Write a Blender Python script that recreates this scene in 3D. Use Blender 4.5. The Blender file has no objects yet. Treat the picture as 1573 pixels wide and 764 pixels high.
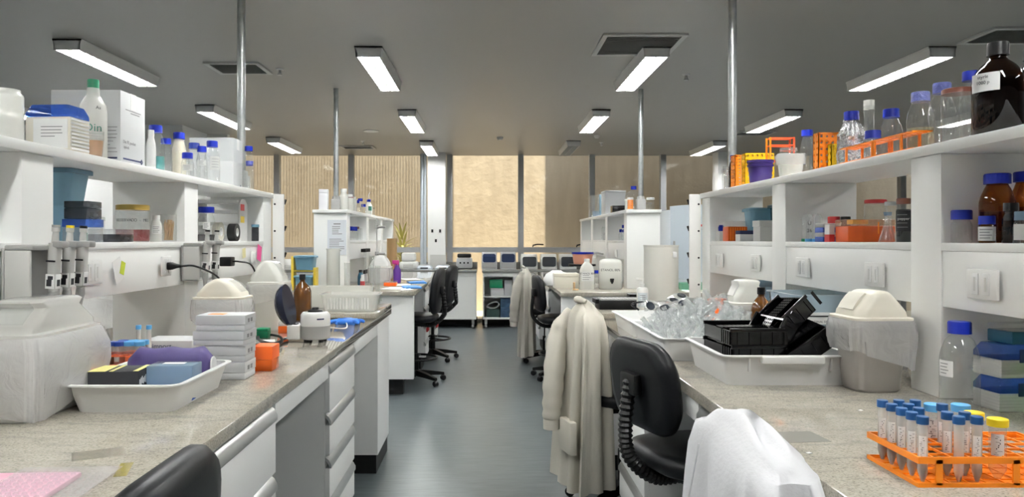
import bpy, bmesh, math, random
from mathutils import Vector, Matrix, Euler
random.seed(7)
PI = math.pi
SC = bpy.context.scene
COL = SC.collection
# ------------------------------------------------------------------ camera, world, exposure
F, CX, CY, H = 1150.0, 748.0, 368.0, 1.37        # focal length in pixels, vanishing point, eye height
cam_d = bpy.data.cameras.new('camera'); cam = bpy.data.objects.new('camera', cam_d); COL.objects.link(cam)
cam_d.sensor_width = 36; cam_d.lens = F / 1573 * 36
cam_d.shift_x = (786.5 - CX) / 1573; cam_d.shift_y = -(382 - CY) / 1573
cam_d.clip_start = .02
cam.location = (0, 0, H); cam.rotation_euler = (PI / 2, 0, 0)
SC.camera = cam
SC.view_settings.view_transform = 'Standard'; SC.view_settings.look = 'None'
SC.view_settings.gamma = 1; SC.view_settings.use_curve_mapping = False
SC.view_settings.exposure = 2.0
LAMP = 40.0            # emission of the fluorescent tubes
SKY = .50
SUN = 2.1
w = bpy.data.worlds.new('world'); SC.world = w; w.use_nodes = True
w.node_tree.nodes['Background'].inputs[0].default_value = (.80, .88, 1, 1)
w.node_tree.nodes['Background'].inputs[1].default_value = SKY
sd = bpy.data.lights.new('sun', 'SUN'); sun = bpy.data.objects.new('sun', sd); COL.objects.link(sun)
sd.energy = SUN; sd.angle = .009; sd.color = (1, .90, .74)
sun.rotation_euler = Vector((0, .40, -.92)).to_track_quat('-Z', 'Y').to_euler()
SC.cycles.transparent_max_bounces = 48
SC.cycles.max_bounces = 10
SC.cycles.sample_clamp_indirect = 6
SC.cycles.use_denoising = True

# ------------------------------------------------------------------ measuring helpers (a pixel and a known plane give a point)
def at(px, py, z):
    Y = (H - z) * F / (py - CY); return ((px - CX) * Y / F, Y, z)
def ax(px, X, z): return (X, F * X / (px - CX), z)
def ay(px, py, Y): return ((px - CX) * Y / F, Y, H - (py - CY) * Y / F)
def hz(py, Y): return H - (py - CY) * Y / F

# ------------------------------------------------------------------ materials
MAT = {}
def mat(name, col, rough=.5, metal=0., spec=.5, trans=0., emit=None, sheen=0., alpha=1., var=.0, vscale=20, bump=0., bscale=40, coat=0.):
    if name in MAT: return MAT[name]
    m = bpy.data.materials.new(name); m.use_nodes = True
    nt = m.node_tree; b = nt.nodes['Principled BSDF']
    b.inputs['Base Color'].default_value = (*col, 1)
    b.inputs['Roughness'].default_value = rough; b.inputs['Metallic'].default_value = metal
    b.inputs['Specular IOR Level'].default_value = spec
    b.inputs['Transmission Weight'].default_value = trans
    b.inputs['Alpha'].default_value = alpha
    b.inputs['Coat Weight'].default_value = coat
    if emit: b.inputs['Emission Color'].default_value = (*col, 1); b.inputs['Emission Strength'].default_value = emit
    tc = None
    if var or bump: tc = nt.nodes.new('ShaderNodeTexCoord')
    if var:
        n = nt.nodes.new('ShaderNodeTexNoise'); n.inputs['Scale'].default_value = vscale; n.inputs['Detail'].default_value = 4
        nt.links.new(tc.outputs['Object'], n.inputs['Vector'])
        mx = nt.nodes.new('ShaderNodeMix'); mx.data_type = 'RGBA'
        mx.inputs['A'].default_value = (*[c * (1 - var) for c in col], 1); mx.inputs['B'].default_value = (*[min(1, c * (1 + var)) for c in col], 1)
        nt.links.new(n.outputs['Fac'], mx.inputs['Factor']); nt.links.new(mx.outputs['Result'], b.inputs['Base Color'])
    if bump:
        n = nt.nodes.new('ShaderNodeTexNoise'); n.inputs['Scale'].default_value = bscale; n.inputs['Detail'].default_value = 5
        nt.links.new(tc.outputs['Object'], n.inputs['Vector'])
        bp = nt.nodes.new('ShaderNodeBump'); bp.inputs['Strength'].default_value = bump; bp.inputs['Distance'].default_value = .01
        nt.links.new(n.outputs['Fac'], bp.inputs['Height']); nt.links.new(bp.outputs['Normal'], b.inputs['Normal'])
    MAT[name] = m; return m
def clear(name, tint=(.95, .97, .96), ior=1.45, rough=.03, milk=0., milkcol=(1, 1, 1), bump=0., bscale=30):
    """thin-walled glass or plastic: see-through with a Fresnel reflection and some milkiness"""
    if name in MAT: return MAT[name]
    m = bpy.data.materials.new(name); m.use_nodes = True; nt = m.node_tree; nt.nodes.clear()
    o = nt.nodes.new('ShaderNodeOutputMaterial'); t = nt.nodes.new('ShaderNodeBsdfTransparent'); g = nt.nodes.new('ShaderNodeBsdfGlossy')
    t.inputs[0].default_value = (*tint, 1); g.inputs['Roughness'].default_value = rough
    fr = nt.nodes.new('ShaderNodeFresnel')         # same thin wall seen from either side
    ge = nt.nodes.new('ShaderNodeNewGeometry'); mr = nt.nodes.new('ShaderNodeMapRange')
    mr.inputs['To Min'].default_value = ior; mr.inputs['To Max'].default_value = 1 / ior
    nt.links.new(ge.outputs['Backfacing'], mr.inputs['Value']); nt.links.new(mr.outputs[0], fr.inputs[0])
    base = t
    if milk:
        d = nt.nodes.new('ShaderNodeBsdfDiffuse'); d.inputs[0].default_value = (*milkcol, 1)
        tl = nt.nodes.new('ShaderNodeBsdfTranslucent'); tl.inputs[0].default_value = (*milkcol, 1)
        dm = nt.nodes.new('ShaderNodeMixShader'); dm.inputs[0].default_value = .4
        nt.links.new(d.outputs[0], dm.inputs[1]); nt.links.new(tl.outputs[0], dm.inputs[2])
        mm = nt.nodes.new('ShaderNodeMixShader'); mm.inputs[0].default_value = milk
        nt.links.new(t.outputs[0], mm.inputs[1]); nt.links.new(dm.outputs[0], mm.inputs[2]); base = mm
    if bump:
        tc = nt.nodes.new('ShaderNodeTexCoord'); nz = nt.nodes.new('ShaderNodeTexNoise'); nz.inputs['Scale'].default_value = bscale; nz.inputs['Detail'].default_value = 3; nz.inputs['Distortion'].default_value = 1.5
        bp = nt.nodes.new('ShaderNodeBump'); bp.inputs['Strength'].default_value = bump; bp.inputs['Distance'].default_value = .012
        nt.links.new(tc.outputs['Object'], nz.inputs['Vector']); nt.links.new(nz.outputs['Fac'], bp.inputs['Height'])
        for q in [x for x in nt.nodes if 'Normal' in x.inputs and x.bl_idname.startswith(('ShaderNodeBsdf', 'ShaderNodeFresnel'))]: nt.links.new(bp.outputs[0], q.inputs['Normal'])
    mx = nt.nodes.new('ShaderNodeMixShader'); nt.links.new(fr.outputs[0], mx.inputs[0])
    nt.links.new(base.outputs[0], mx.inputs[1]); nt.links.new(g.outputs[0], mx.inputs[2])
    nt.links.new(mx.outputs[0], o.inputs[0]); MAT[name] = m; return m

def granite():
    m = mat('granite', (.5, .48, .43), rough=.035, spec=.8); nt = m.node_tree; b = nt.nodes['Principled BSDF']
    tc = nt.nodes.new('ShaderNodeTexCoord')
    n1 = nt.nodes.new('ShaderNodeTexNoise'); n1.inputs['Scale'].default_value = 230; n1.inputs['Detail'].default_value = 6; n1.inputs['Roughness'].default_value = .6
    n2 = nt.nodes.new('ShaderNodeTexNoise'); n2.inputs['Scale'].default_value = 9; n2.inputs['Detail'].default_value = 8; n2.inputs['Distortion'].default_value = 1.2
    mp = nt.nodes.new('ShaderNodeMapping'); mp.inputs['Scale'].default_value = (.8, 2.2, 1); mp.inputs['Rotation'].default_value = (0, 0, .25)
    nt.links.new(tc.outputs['Object'], n1.inputs['Vector']); nt.links.new(tc.outputs['Object'], mp.inputs['Vector']); nt.links.new(mp.outputs[0], n2.inputs['Vector'])
    r1 = nt.nodes.new('ShaderNodeValToRGB'); e = r1.color_ramp.elements
    e[0].position = .30; e[0].color = (.20, .19, .165, 1); e[1].position = .62; e[1].color = (.50, .468, .412, 1)
    r1.color_ramp.elements.new(.44).color = (.405, .378, .328, 1)
    r2 = nt.nodes.new('ShaderNodeValToRGB'); e = r2.color_ramp.elements
    e[0].position = .30; e[0].color = (.60, .60, .60, 1); e[1].position = .52; e[1].color = (.86, .845, .80, 1)
    nt.links.new(n1.outputs['Fac'], r1.inputs[0]); nt.links.new(n2.outputs['Fac'], r2.inputs[0])
    mx = nt.nodes.new('ShaderNodeMix'); mx.data_type = 'RGBA'; mx.blend_type = 'MULTIPLY'; mx.inputs['Factor'].default_value = .75
    nt.links.new(r1.outputs[0], mx.inputs['A']); nt.links.new(r2.outputs[0], mx.inputs['B']); nt.links.new(mx.outputs['Result'], b.inputs['Base Color'])
    return m
def vinyl():
    m = mat('grey_vinyl', (.22, .25, .27), rough=.34, spec=.45); nt = m.node_tree; b = nt.nodes['Principled BSDF']
    tc = nt.nodes.new('ShaderNodeTexCoord'); mp = nt.nodes.new('ShaderNodeMapping'); mp.inputs['Scale'].default_value = (3, 26, 1)
    n = nt.nodes.new('ShaderNodeTexNoise'); n.inputs['Scale'].default_value = 1.6; n.inputs['Detail'].default_value = 8; n.inputs['Roughness'].default_value = .65
    n2 = nt.nodes.new('ShaderNodeTexNoise'); n2.inputs['Scale'].default_value = 1.1; n2.inputs['Detail'].default_value = 3
    nt.links.new(tc.outputs['Object'], mp.inputs[0]); nt.links.new(mp.outputs[0], n.inputs['Vector']); nt.links.new(tc.outputs['Object'], n2.inputs['Vector'])
    r = nt.nodes.new('ShaderNodeValToRGB'); e = r.color_ramp.elements
    e[0].position = .3; e[0].color = (.085, .105, .113, 1); e[1].position = .7; e[1].color = (.145, .170, .178, 1)
    nt.links.new(n.outputs['Fac'], r.inputs[0]); 
    mx = nt.nodes.new('ShaderNodeMix'); mx.data_type = 'RGBA'; mx.blend_type = 'MULTIPLY'; mx.inputs['Factor'].default_value = .35
    nt.links.new(r.outputs[0], mx.inputs['A']); nt.links.new(n2.outputs['Fac'], mx.inputs['B']); nt.links.new(mx.outputs['Result'], b.inputs['Base Color'])
    return m
def concrete():
    m = mat('beige_render', (.62, .50, .36), rough=.9, spec=.1); nt = m.node_tree; b = nt.nodes['Principled BSDF']
    tc = nt.nodes.new('ShaderNodeTexCoord'); mp = nt.nodes.new('ShaderNodeMapping'); mp.inputs['Scale'].default_value = (2.6, 1, .45)
    n = nt.nodes.new('ShaderNodeTexNoise'); n.inputs['Scale'].default_value = 2.2; n.inputs['Detail'].default_value = 9
    n2 = nt.nodes.new('ShaderNodeTexNoise'); n2.inputs['Scale'].default_value = 5; n2.inputs['Detail'].default_value = 8
    nt.links.new(tc.outputs['Object'], mp.inputs[0]); nt.links.new(mp.outputs[0], n.inputs['Vector']); nt.links.new(tc.outputs['Object'], n2.inputs['Vector'])
    r = nt.nodes.new('ShaderNodeValToRGB'); e = r.color_ramp.elements
    e[0].position = .25; e[0].color = (.56, .45, .33, 1); e[1].position = .75; e[1].color = (.70, .58, .43, 1)
    nt.links.new(n.outputs['Fac'], r.inputs[0]); nt.links.new(r.outputs[0], b.inputs['Base Color'])
    bp = nt.nodes.new('ShaderNodeBump'); bp.inputs['Strength'].default_value = .6; bp.inputs['Distance'].default_value = .04
    nt.links.new(n2.outputs['Fac'], bp.inputs['Height']); nt.links.new(bp.outputs[0], b.inputs['Normal'])
    return m
GRANITE, VINYL, CONC = granite(), vinyl(), concrete()
CEIL = mat('ceiling_paint', (.375, .365, .345), .42, spec=.5)
LAM = mat('white_laminate', (.88, .885, .87), .38, spec=.4)
LAMG = mat('grey_laminate', (.50, .50, .48), .45, spec=.4)
WALLM = mat('white_wall_paint', (.80, .80, .79), .8, spec=.2)
ALU = mat('brushed_aluminium', (.58, .59, .59), .32, metal=.9)
GALV = mat('galvanised_steel', (.47, .49, .49), .38, metal=.75, var=.25, vscale=30)
FRAME = mat('grey_window_metal', (.40, .41, .42), .45, metal=.3)
BLACK = mat('black_plastic', (.005, .005, .0055), .4, spec=.3)
BLACKG = mat('black_glossy_plastic', (.003, .003, .0035), .16, spec=.4)
FAB = mat('black_upholstery', (.0045, .005, .0065), .42, spec=.28, bump=.05, bscale=500)
KICK = mat('black_kick_board', (.004, .004, .004), .5, spec=.3)
WHITE = mat('white_plastic', (.78, .78, .76), .35)
WHITES = mat('white_enamel', (.72, .72, .71), .5)
CREAM = mat('cream_plastic', (.74, .70, .60), .38)
GREYP = mat('grey_plastic', (.36, .36, .35), .5)
LGREY = mat('light_grey_plastic', (.55, .55, .53), .45)
TAUPE = mat('taupe_plastic', (.34, .32, .295), .5)
BLUECAP = mat('blue_cap_plastic', (.004, .016, .27), .4, spec=.25)
BLUEL = mat('light_blue_cap', (.10, .40, .75), .4)
BLUEM = mat('mid_blue_cap', (.006, .075, .24), .4)
YEL = mat('yellow_plastic', (.85, .62, .01), .4)
YELR = mat('yellow_rack_plastic', (.85, .55, .01), .4)
ORA = mat('orange_plastic', (.90, .25, .008), .38)
ORAB = mat('orange_tip_box', (.62, .09, .006), .4)
NEON = mat('fluorescent_orange_plastic', (1, .16, .02), .4)
RED = mat('red_plastic', (.55, .03, .03), .4)
PURP = mat('purple_plastic', (.03, .012, .12), .4)
PURF = mat('purple_wrap', (.075, .055, .19), .55, bump=.3, bscale=25)
GREEN = mat('green_plastic', (.0, .20, .09), .4)
GREENB = mat('bright_green_plastic', (.05, .55, .05), .4)
NAVY = mat('navy_plastic', (.015, .03, .09), .3)
BLUEB = mat('blue_plastic', (.02, .08, .38), .4)
TEAL = mat('dusty_blue_plastic', (.13, .27, .36), .4)
TEALD = mat('dark_teal_plastic', (.01, .08, .14), .4)
GOLD = mat('gold_lid', (.55, .38, .10), .3, metal=.8)
BROWNL = mat('brown_lid', (.16, .05, .03), .4)
TAN = mat('tan_liquid', (.55, .33, .19), .4)
WOOD = mat('pale_wood', (.62, .40, .20), .6)
CARD = mat('brown_cardboard', (.42, .27, .12), .8)
CARTON = mat('white_carton', (.62, .63, .64), .6)
PAPER = mat('white_paper', (.80, .80, .79), .7)
INK = mat('black_ink', (.02, .02, .025), .7)
INKB = mat('navy_ink', (.02, .03, .10), .7)
INKG = mat('grey_ink', (.25, .25, .26), .7)
GREENI = mat('green_ink', (.05, .20, .15), .7)
STICKY = mat('yellow_sticky_note', (.80, .78, .12), .7)
STICKP = mat('pink_sticky_note', (.95, .12, .38), .7)
COATW = mat('white_cotton', (.64, .64, .66), .85, spec=.1, bump=.12, bscale=120)
COATC = mat('cream_cotton', (.56, .53, .46), .85, spec=.1, bump=.12, bscale=120)
COATG = mat('greyish_cotton', (.46, .44, .39), .85, spec=.1, bump=.12, bscale=120)
FOIL = mat('aluminium_foil', (.58, .58, .59), .14, metal=1., bump=1., bscale=60)
GLOVE = mat('blue_nitrile', (.02, .16, .62), .45)
PADB = mat('blue_pad', (.04, .22, .60), .6)
PINK = mat('pink_film', (.85, .45, .58), .3)
DARKL = mat('near_black_liquid', (.006, .005, .005), .1)
AMBERL = mat('amber_glass_solid', (.10, .035, .005), .06, spec=.6)
CYANL = clear('cyan_liquid', (.45, .85, .85), milk=.25, milkcol=(.45, .8, .8))
CREAML = mat('cream_powder', (.75, .68, .55), .6)
GREYL = mat('grey_sediment', (.07, .065, .065), .6)
BROWNS = mat('brown_sediment', (.20, .10, .04), .6)
ORAL = mat('orange_liquid', (.75, .13, .02), .4)
REDL = mat('dark_red_beans', (.22, .02, .02), .5, bump=.6, bscale=150)
GLASS = clear('clear_glass', (.975, .985, .98), 1.75, milk=.03)
GLASSW = clear('window_glass', (.93, .95, .94), 1.30, .0)
AMBER = clear('amber_glass', (.50, .24, .04), 1.5)
AMBERD = clear('dark_amber_glass', (.20, .075, .02), 1.5)
CPLAS = clear('clear_plastic', (.95, .96, .96), 1.5, .08, milk=.14, milkcol=(.9, .9, .9))
FROST = clear('frosted_plastic', (.92, .92, .90), 1.4, .25, milk=.55, milkcol=(.93, .93, .90))
MILKY = clear('milky_plastic', (.9, .9, .88), 1.4, .2, milk=.82, milkcol=(.90, .90, .86))
BAGM = clear('white_bag_film', (.95, .95, .95), 1.42, .16, milk=.42, milkcol=(.95, .95, .95), bump=.6, bscale=16)
BLUET = clear('clear_blue_plastic', (.25, .42, .80), 1.45, .08, milk=.25, milkcol=(.10, .2, .6))
SMOKE = clear('smoky_plastic', (.30, .31, .33), 1.45, .08, milk=.25, milkcol=(.12, .12, .13))
BLUEF = clear('frosted_blue_plastic', (.55, .68, .82), 1.4, .2, milk=.6, milkcol=(.45, .60, .72))
ORAT = clear('clear_orange_plastic', (1, .45, .15), 1.4, .1, milk=.5, milkcol=(1, .25, .05))
TUBEM = mat('fluorescent_tube', (.99, 1, .985), emit=LAMP)
SCREEN = mat('dark_glass_panel', (.03, .035, .045), .12)

# ------------------------------------------------------------------ mesh builder
class MB:
    def __init__(s): s.v = []; s.f = []
    def add(s, vs, fs, M=None):
        o = len(s.v)
        s.v += [(M @ Vector(p))[:] if M else tuple(p) for p in vs]
        s.f += [tuple(i + o for i in f) for f in fs]; return s
    def bx(s, x0, x1, y0, y1, z0, z1, bev=0, M=None, seg=2):
        if bev:
            bm = bmesh.new(); bmesh.ops.create_cube(bm, size=1)
            for v in bm.verts: v.co = Vector(((x0 + x1) / 2 + v.co.x * (x1 - x0), (y0 + y1) / 2 + v.co.y * (y1 - y0), (z0 + z1) / 2 + v.co.z * (z1 - z0)))
            bmesh.ops.bevel(bm, geom=bm.edges[:], offset=bev, segments=seg, affect='EDGES', profile=.5)
            bm.verts.index_update()
            s.add([v.co[:] for v in bm.verts], [[v.index for v in f.verts] for f in bm.faces], M); bm.free(); return s
        return s.add([(x0, y0, z0), (x1, y0, z0), (x1, y1, z0), (x0, y1, z0), (x0, y0, z1), (x1, y0, z1), (x1, y1, z1), (x0, y1, z1)],
                     [(0, 3, 2, 1), (4, 5, 6, 7), (0, 1, 5, 4), (1, 2, 6, 5), (2, 3, 7, 6), (3, 0, 4, 7)], M)
    def cb(s, c, d, bev=0, M=None):
        return s.bx(c[0] - d[0] / 2, c[0] + d[0] / 2, c[1] - d[1] / 2, c[1] + d[1] / 2, c[2] - d[2] / 2, c[2] + d[2] / 2, bev, M)
    def loft(s, rings, cap0=True, cap1=True, closed=True, M=None):
        n = len(rings[0]); vs = [p for r in rings for p in r]; fs = []
        for i in range(len(rings) - 1):
            for j in range(n if closed else n - 1):
                k = (j + 1) % n; fs.append((i * n + j, i * n + k, (i + 1) * n + k, (i + 1) * n + j))
        if cap0: fs.append(tuple(range(n - 1, -1, -1)))
        if cap1: fs.append(tuple(range((len(rings) - 1) * n, len(rings) * n)))
        return s.add(vs, fs, M)
    def lathe(s, prof, seg=24, c=(0, 0, 0), M=None, cap0=None, cap1=None):
        rings = [[(c[0] + r * math.cos(2 * PI * j / seg), c[1] + r * math.sin(2 * PI * j / seg), c[2] + z) for j in range(seg)] for r, z in prof if r > 0]
        return s.loft(rings, prof[0][0] == 0 if cap0 is None else cap0, prof[-1][0] == 0 if cap1 is None else cap1, True, M)
    def tube(s, path, r, seg=8, M=None, caps=True):
        P = [Vector(p) for p in path]; rings = []; up = None
        for i, p in enumerate(P):
            t = (P[min(i + 1, len(P) - 1)] - P[max(i - 1, 0)]).normalized()
            if up is None: up = Vector((0, 0, 1)) if abs(t.z) < .9 else Vector((1, 0, 0))
            a = t.cross(up); 
            if a.length < 1e-4: a = t.orthogonal()
            a.normalize(); b = t.cross(a); up = -b if b.dot(up) < 0 else b
            b = a.cross(t); rr = r[i] if isinstance(r, (list, tuple)) else r
            rings.append([(p + a * math.cos(2 * PI * k / seg) * rr + b * math.sin(2 * PI * k / seg) * rr)[:] for k in range(seg)])
        return s.loft(rings, caps, caps, True, M)
    def prism(s, pts, y0, y1, M=None):
        """outline in the x-z plane pushed from y0 to y1"""
        return s.loft([[(x, y0, z) for x, z in pts], [(x, y1, z) for x, z in pts]], M=M)
    def build(s, name, m, parent=None, auto=40):
        me = bpy.data.meshes.new(name); me.from_pydata(s.v, [], s.f)
        bm = bmesh.new(); bm.from_mesh(me); bmesh.ops.recalc_face_normals(bm, faces=bm.faces[:]); bm.to_mesh(me); bm.free()
        me.materials.append(m)
        for p in me.polygons: p.use_smooth = True
        me.set_sharp_from_angle(angle=math.radians(auto))
        o = bpy.data.objects.new(name, me); COL.objects.link(o)
        if parent: o.parent = parent
        return o
def rrect(w, d, r, z, cx=0, cy=0, n=5):
    r = min(r, w / 2 - 1e-4, d / 2 - 1e-4); out = []
    for (sx, sy, a0) in ((1, 1, 0), (-1, 1, PI / 2), (-1, -1, PI), (1, -1, 1.5 * PI)):
        for k in range(n):
            a = a0 + PI / 2 * k / (n - 1)
            out.append((cx + sx * (w / 2 - r) + r * math.cos(a), cy + sy * (d / 2 - r) + r * math.sin(a), z))
    return out
def spline(pts, n=8):
    P = [Vector(p) for p in pts]; P = [2 * P[0] - P[1]] + P + [2 * P[-1] - P[-2]]; out = []
    for i in range(1, len(P) - 2):
        for k in range(n):
            t = k / n; a, b, c, d = P[i - 1:i + 3]
            out.append((.5 * ((2 * b) + (c - a) * t + (2 * a - 5 * b + 4 * c - d) * t * t + (3 * b - a - 3 * c + d) * t ** 3))[:])
    out.append(P[-2][:]); return out
def R(x=0, y=0, z=0, loc=(0, 0, 0)): return Matrix.Translation(loc) @ Euler((x, y, z)).to_matrix().to_4x4()

# ------------------------------------------------------------------ scene graph helpers
def tag(o, label, cat, group=None, kind=None):
    if label: o['label'] = label
    if cat: o['category'] = cat
    if group: o['group'] = group
    if kind: o['kind'] = kind
    return o
def T(name, label, cat, loc=(0, 0, 0), rz=0, group=None, rx=0, ry=0):
    o = bpy.data.objects.new(name, None); COL.objects.link(o); o.empty_display_size = .05
    o.location = loc; o.rotation_euler = (rx, ry, rz); return tag(o, label, cat, group)
def one(name, label, cat, mb, m, loc=(0, 0, 0), rz=0, group=None, rx=0, ry=0):
    o = mb.build(name, m); o.location = loc; o.rotation_euler = (rx, ry, rz); return tag(o, label, cat, group)
def struct(name, mb, m, parent=None):
    o = mb.build(name, m, parent)
    if not parent: o['kind'] = 'structure'
    return o
def copy_tree(o, parent=None):
    c = o.copy(); COL.objects.link(c)
    if parent: c.parent = parent
    for ch in list(o.children): copy_tree(ch, c)
    return c
def text(parent, s, size, loc, rot, m=INK, name='lettering', align='CENTER'):
    cu = bpy.data.curves.new(name, 'FONT'); cu.body = s; cu.size = size; cu.align_x = align; cu.align_y = 'CENTER'
    cu.extrude = .0002; cu.materials.append(m)
    f = bpy.data.objects.new('font', cu); cu.resolution_u = 3
    me = bpy.data.meshes.new_from_object(f); bpy.data.objects.remove(f); me.name = name
    if not me.materials: me.materials.append(m)
    o = bpy.data.objects.new(name, me); COL.objects.link(o); o.location = loc; o.rotation_euler = rot
    if parent: o.parent = parent
    return o
FACE_CAM = (PI / 2, 0, 0); FACE_R = (PI / 2, 0, PI / 2); FACE_L = (PI / 2, 0, -PI / 2)
def lines(mb, x0, x1, z0, z1, n, y, t=.0012):
    """printed text lines on a sheet that faces -y"""
    for i in range(n):
        z = z1 - (z1 - z0) * i / max(1, n - 1); e = x1 - (x1 - x0) * random.choice([0, .05, .2, .35])
        mb.bx(x0, e, y - .0004, y, z - t, z + t)
    return mb

# ================================================================== SETTING
ZC = 2.77; YW = 12.4; XL, XR = -8.0, 9.0; YB = -3.2
struct('floor', MB().bx(XL, XR, YB, YW + .2, -.1, 0), VINYL)
struct('ceiling', MB().bx(XL, XR, YB, YW + .12, ZC, ZC + .12), CEIL)
struct('wall_back', MB().bx(XL, XR, YB - .1, YB, 0, ZC), WALLM)
struct('wall_left', MB().bx(XL - .1, XL, YB, YW, 0, ZC), WALLM)
struct('wall_right', MB().bx(XR, XR + .1, YB, YW, 0, ZC), WALLM)
struct('wall_left_partition', MB().bx(XL, -3.72, 9.15, 9.95, 0, ZC).bx(-3.72, -3.45, 9.95, 10.05, 0, ZC), WALLM)
# window wall: posts, a transom, one pane between each two posts
def wx(px): return (px - CX) * YW / F
posts = [XL, wx(-60), wx(60), wx(180), wx(300), wx(426), wx(540), wx(650), wx(691), wx(800), wx(909), wx(1018), wx(1130), wx(1250), wx(1385), wx(1500), XR]
for i in range(len(posts) - 1):
    a, b = posts[i], posts[i + 1]
    if 7 <= i <= 7: pass
    wf = MB()
    wf.bx(a - .045 if i else a, a + .045, YW - .06, YW + .06, 0, ZC)
    wf.bx(a + .045, b - .045, YW - .05, YW + .05, hz(388, YW), hz(380, YW))
    wf.bx(a + .045, b - .045, YW - .05, YW + .05, 0, .06)
    o = struct('window_%d' % (i + 1), wf, FRAME)
    MB().bx(a + .045, b - .045, YW - .004, YW + .004, .06, hz(388, YW)).bx(a + .045, b - .045, YW - .004, YW + .004, hz(380, YW), ZC).build('glass_pane', GLASSW, o)
for (px, Y) in ((823, YW), (890, YW)):
    x = wx(px); hd = MB().tube([(x - .05, YW - .05, hz(379, YW)), (x - .05, YW - .10, hz(377, YW)), (x + .02, YW - .11, hz(375.5, YW)), (x + .12, YW - .11, hz(376, YW))], .012)
    one('casement_stay', 'dark lever handle on the window transom, %s' % ('left one above the pale thermocyclers' if px < 850 else 'right one near the second bench'), 'window handle', hd, BLACK)
c = MB().bx(wx(658) * .985, wx(685) * .985, YW - .32, YW - .07, 0, ZC)
o = struct('trim_column', c, WALLM)
MB().bx(wx(661) * .975, wx(685) * .975, YW - .36, YW - .315, .82, hz(391, YW)).build('lower_box', LGREY, o)
for (px, py) in ((664, 355), (676, 355), (669.5, 370)):
    x, _, z = ay(px, py, YW - .33); MB().bx(x - .016, x + .016, YW - .33, YW - .319, z - .025, z + .025).build('switch', BLACK, o)
struct('trim_pipes', MB().tube([(wx(650), YW - .14, 0), (wx(650), YW - .14, ZC)], .035, 12).tube([(wx(655), YW - .2, 0), (wx(655), YW - .2, ZC)], .02, 12), mat('pale_blue_pipe', (.50, .55, .60), .4))
struct('trim_white_panel', MB().bx(3.69, 3.84, 11.95, 12.25, 0, ZC), WALLM)
# outside: a rendered retaining wall, ground, and unseen blockers added to shade it
YO = 14.9
struct('wall_outside', MB().bx(-14, 16, YO, YO + .3, -.5, 6), CONC)
struct('ground_outside', MB().bx(-14, 16, YW + .2, YO, -.6, -.05), mat('outside_paving', (.75, .68, .55), .9))
up = MB().bx(1.16, 16, 10.5, YW + 1.5, ZC + .9, 12)
struct('unseen_shade_block', up, mat('shade_block_beige', (.6, .55, .48), .9))  # unseen block added to keep sun and sky off the right side
lv = MB()
for i in range(230):
    x = -.70 - i * .058; lv.bx(x, x + .036, YW + .25, YW + .29, ZC + .2, 9.6)
struct('unseen_sun_slats', lv, mat('sun_slats_grey', (.5, .5, .5), .5))  # unseen slats added to let only part of the sun through on the left

# ------------------------------------------------------------------ ceiling fittings
def fixture(xc, y0, label, lit=True):
    t = T('ceiling_light', label, 'ceiling light', (xc, y0, ZC), 0, 'twin tube ceiling lights')
    L, W, D = 1.25, .205, .078
    h = MB().bx(-W / 2, W / 2, 0, L, -.012, 0)
    h.prism([(-W / 2, 0), (-W / 2 + .018, -D), (-W / 2 + .024, -D), (-W / 2 + .012, 0)], 0, L).prism([(W / 2, 0), (W / 2 - .018, -D), (W / 2 - .024, -D), (W / 2 - .012, 0)], 0, L)
    h.bx(-W / 2 + .01, W / 2 - .01, 0, .008, -D, 0).bx(-W / 2 + .01, W / 2 - .01, L - .008, L, -D, 0)
    h.build('housing', WHITES, t)
    for s in (-1, 1):
        MB().tube([(s * .046, .03, -.050), (s * .046, L - .03, -.050)], .0125, 10).build('lamp_tube', TUBEM if lit else WHITES, t)
    lo = MB().bx(-.005, .005, .01, L - .01, -D, -.062)
    n = 13
    for i in range(1, n):
        y = L * i / n; lo.bx(-W / 2 + .024, W / 2 - .024, y - .006, y + .006, -D, -.0645)
    lo.build('louver', LGREY, t); return t
hb = 1.37 + 1.33
rows = {-.86: 'row just left of the aisle', 1.23: 'row just right of the aisle', -2.93: 'row over the left bench', 3.30: 'row over the right bench'}
for xc, rn in rows.items():
    for i, y in enumerate((0.2, 2.75, 5.42, 8.05, 10.6)):
        if xc < -2 and i > 1: y -= .2 + .08 * (i - 2)
        if y > 10 and xc < -2: y = 10.25
        nth = ('', '', 'nearest in view', 'middle one in view', 'farthest')[i]
        lab = 'lit ceiling light with louvre, %s, %s' % (nth, rn) if i > 1 else 'lit ceiling light %s, %s' % (('behind the camera', 'overhead')[i], rn)
        if i == 4 and xc == 1.23: lab = 'unlit grey ceiling light with louvre, farthest of the row just right of the aisle'
        fixture(xc, y, lab, not (i == 4 and xc == 1.23))
for xc in (-5.0, 5.4):
    for i, y in enumerate((2.75, 5.42, 7.6)): fixture(xc, y, 'lit ceiling light far to the %s, %s one' % ('left' if xc < 0 else 'right', ('nearest', 'middle', 'farthest')[i]))  # farthest left one added to brighten the partition wall
def vent(x0, x1, y0, y1, label, slat='x', dark=GREYP):
    t = T('ceiling_vent', label, 'vent', (x0, y0, ZC)); W, D = x1 - x0, y1 - y0; e = .035
    f = MB()
    f.bx(0, W, 0, e, -.014, -.001).bx(0, W, D - e, D, -.014, -.001).bx(0, e, e, D - e, -.014, -.001).bx(W - e, W, e, D - e, -.014, -.001); f.build('frame', LGREY, t)
    MB().bx(e, W - e, e, D - e, -.004, -.001).build('duct_opening', dark, t)
    s = MB(); n = 14
    for i in range(n):
        y = e + (D - 2 * e) * (i + .5) / n
        s.add([(e, y - .006, -.013), (W - e, y - .006, -.013), (W - e, y + .007, -.004), (e, y + .007, -.004)], [(0, 1, 2, 3)])
    s.build('slats', LGREY, t)
k = 1.40 / 1.36
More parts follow.
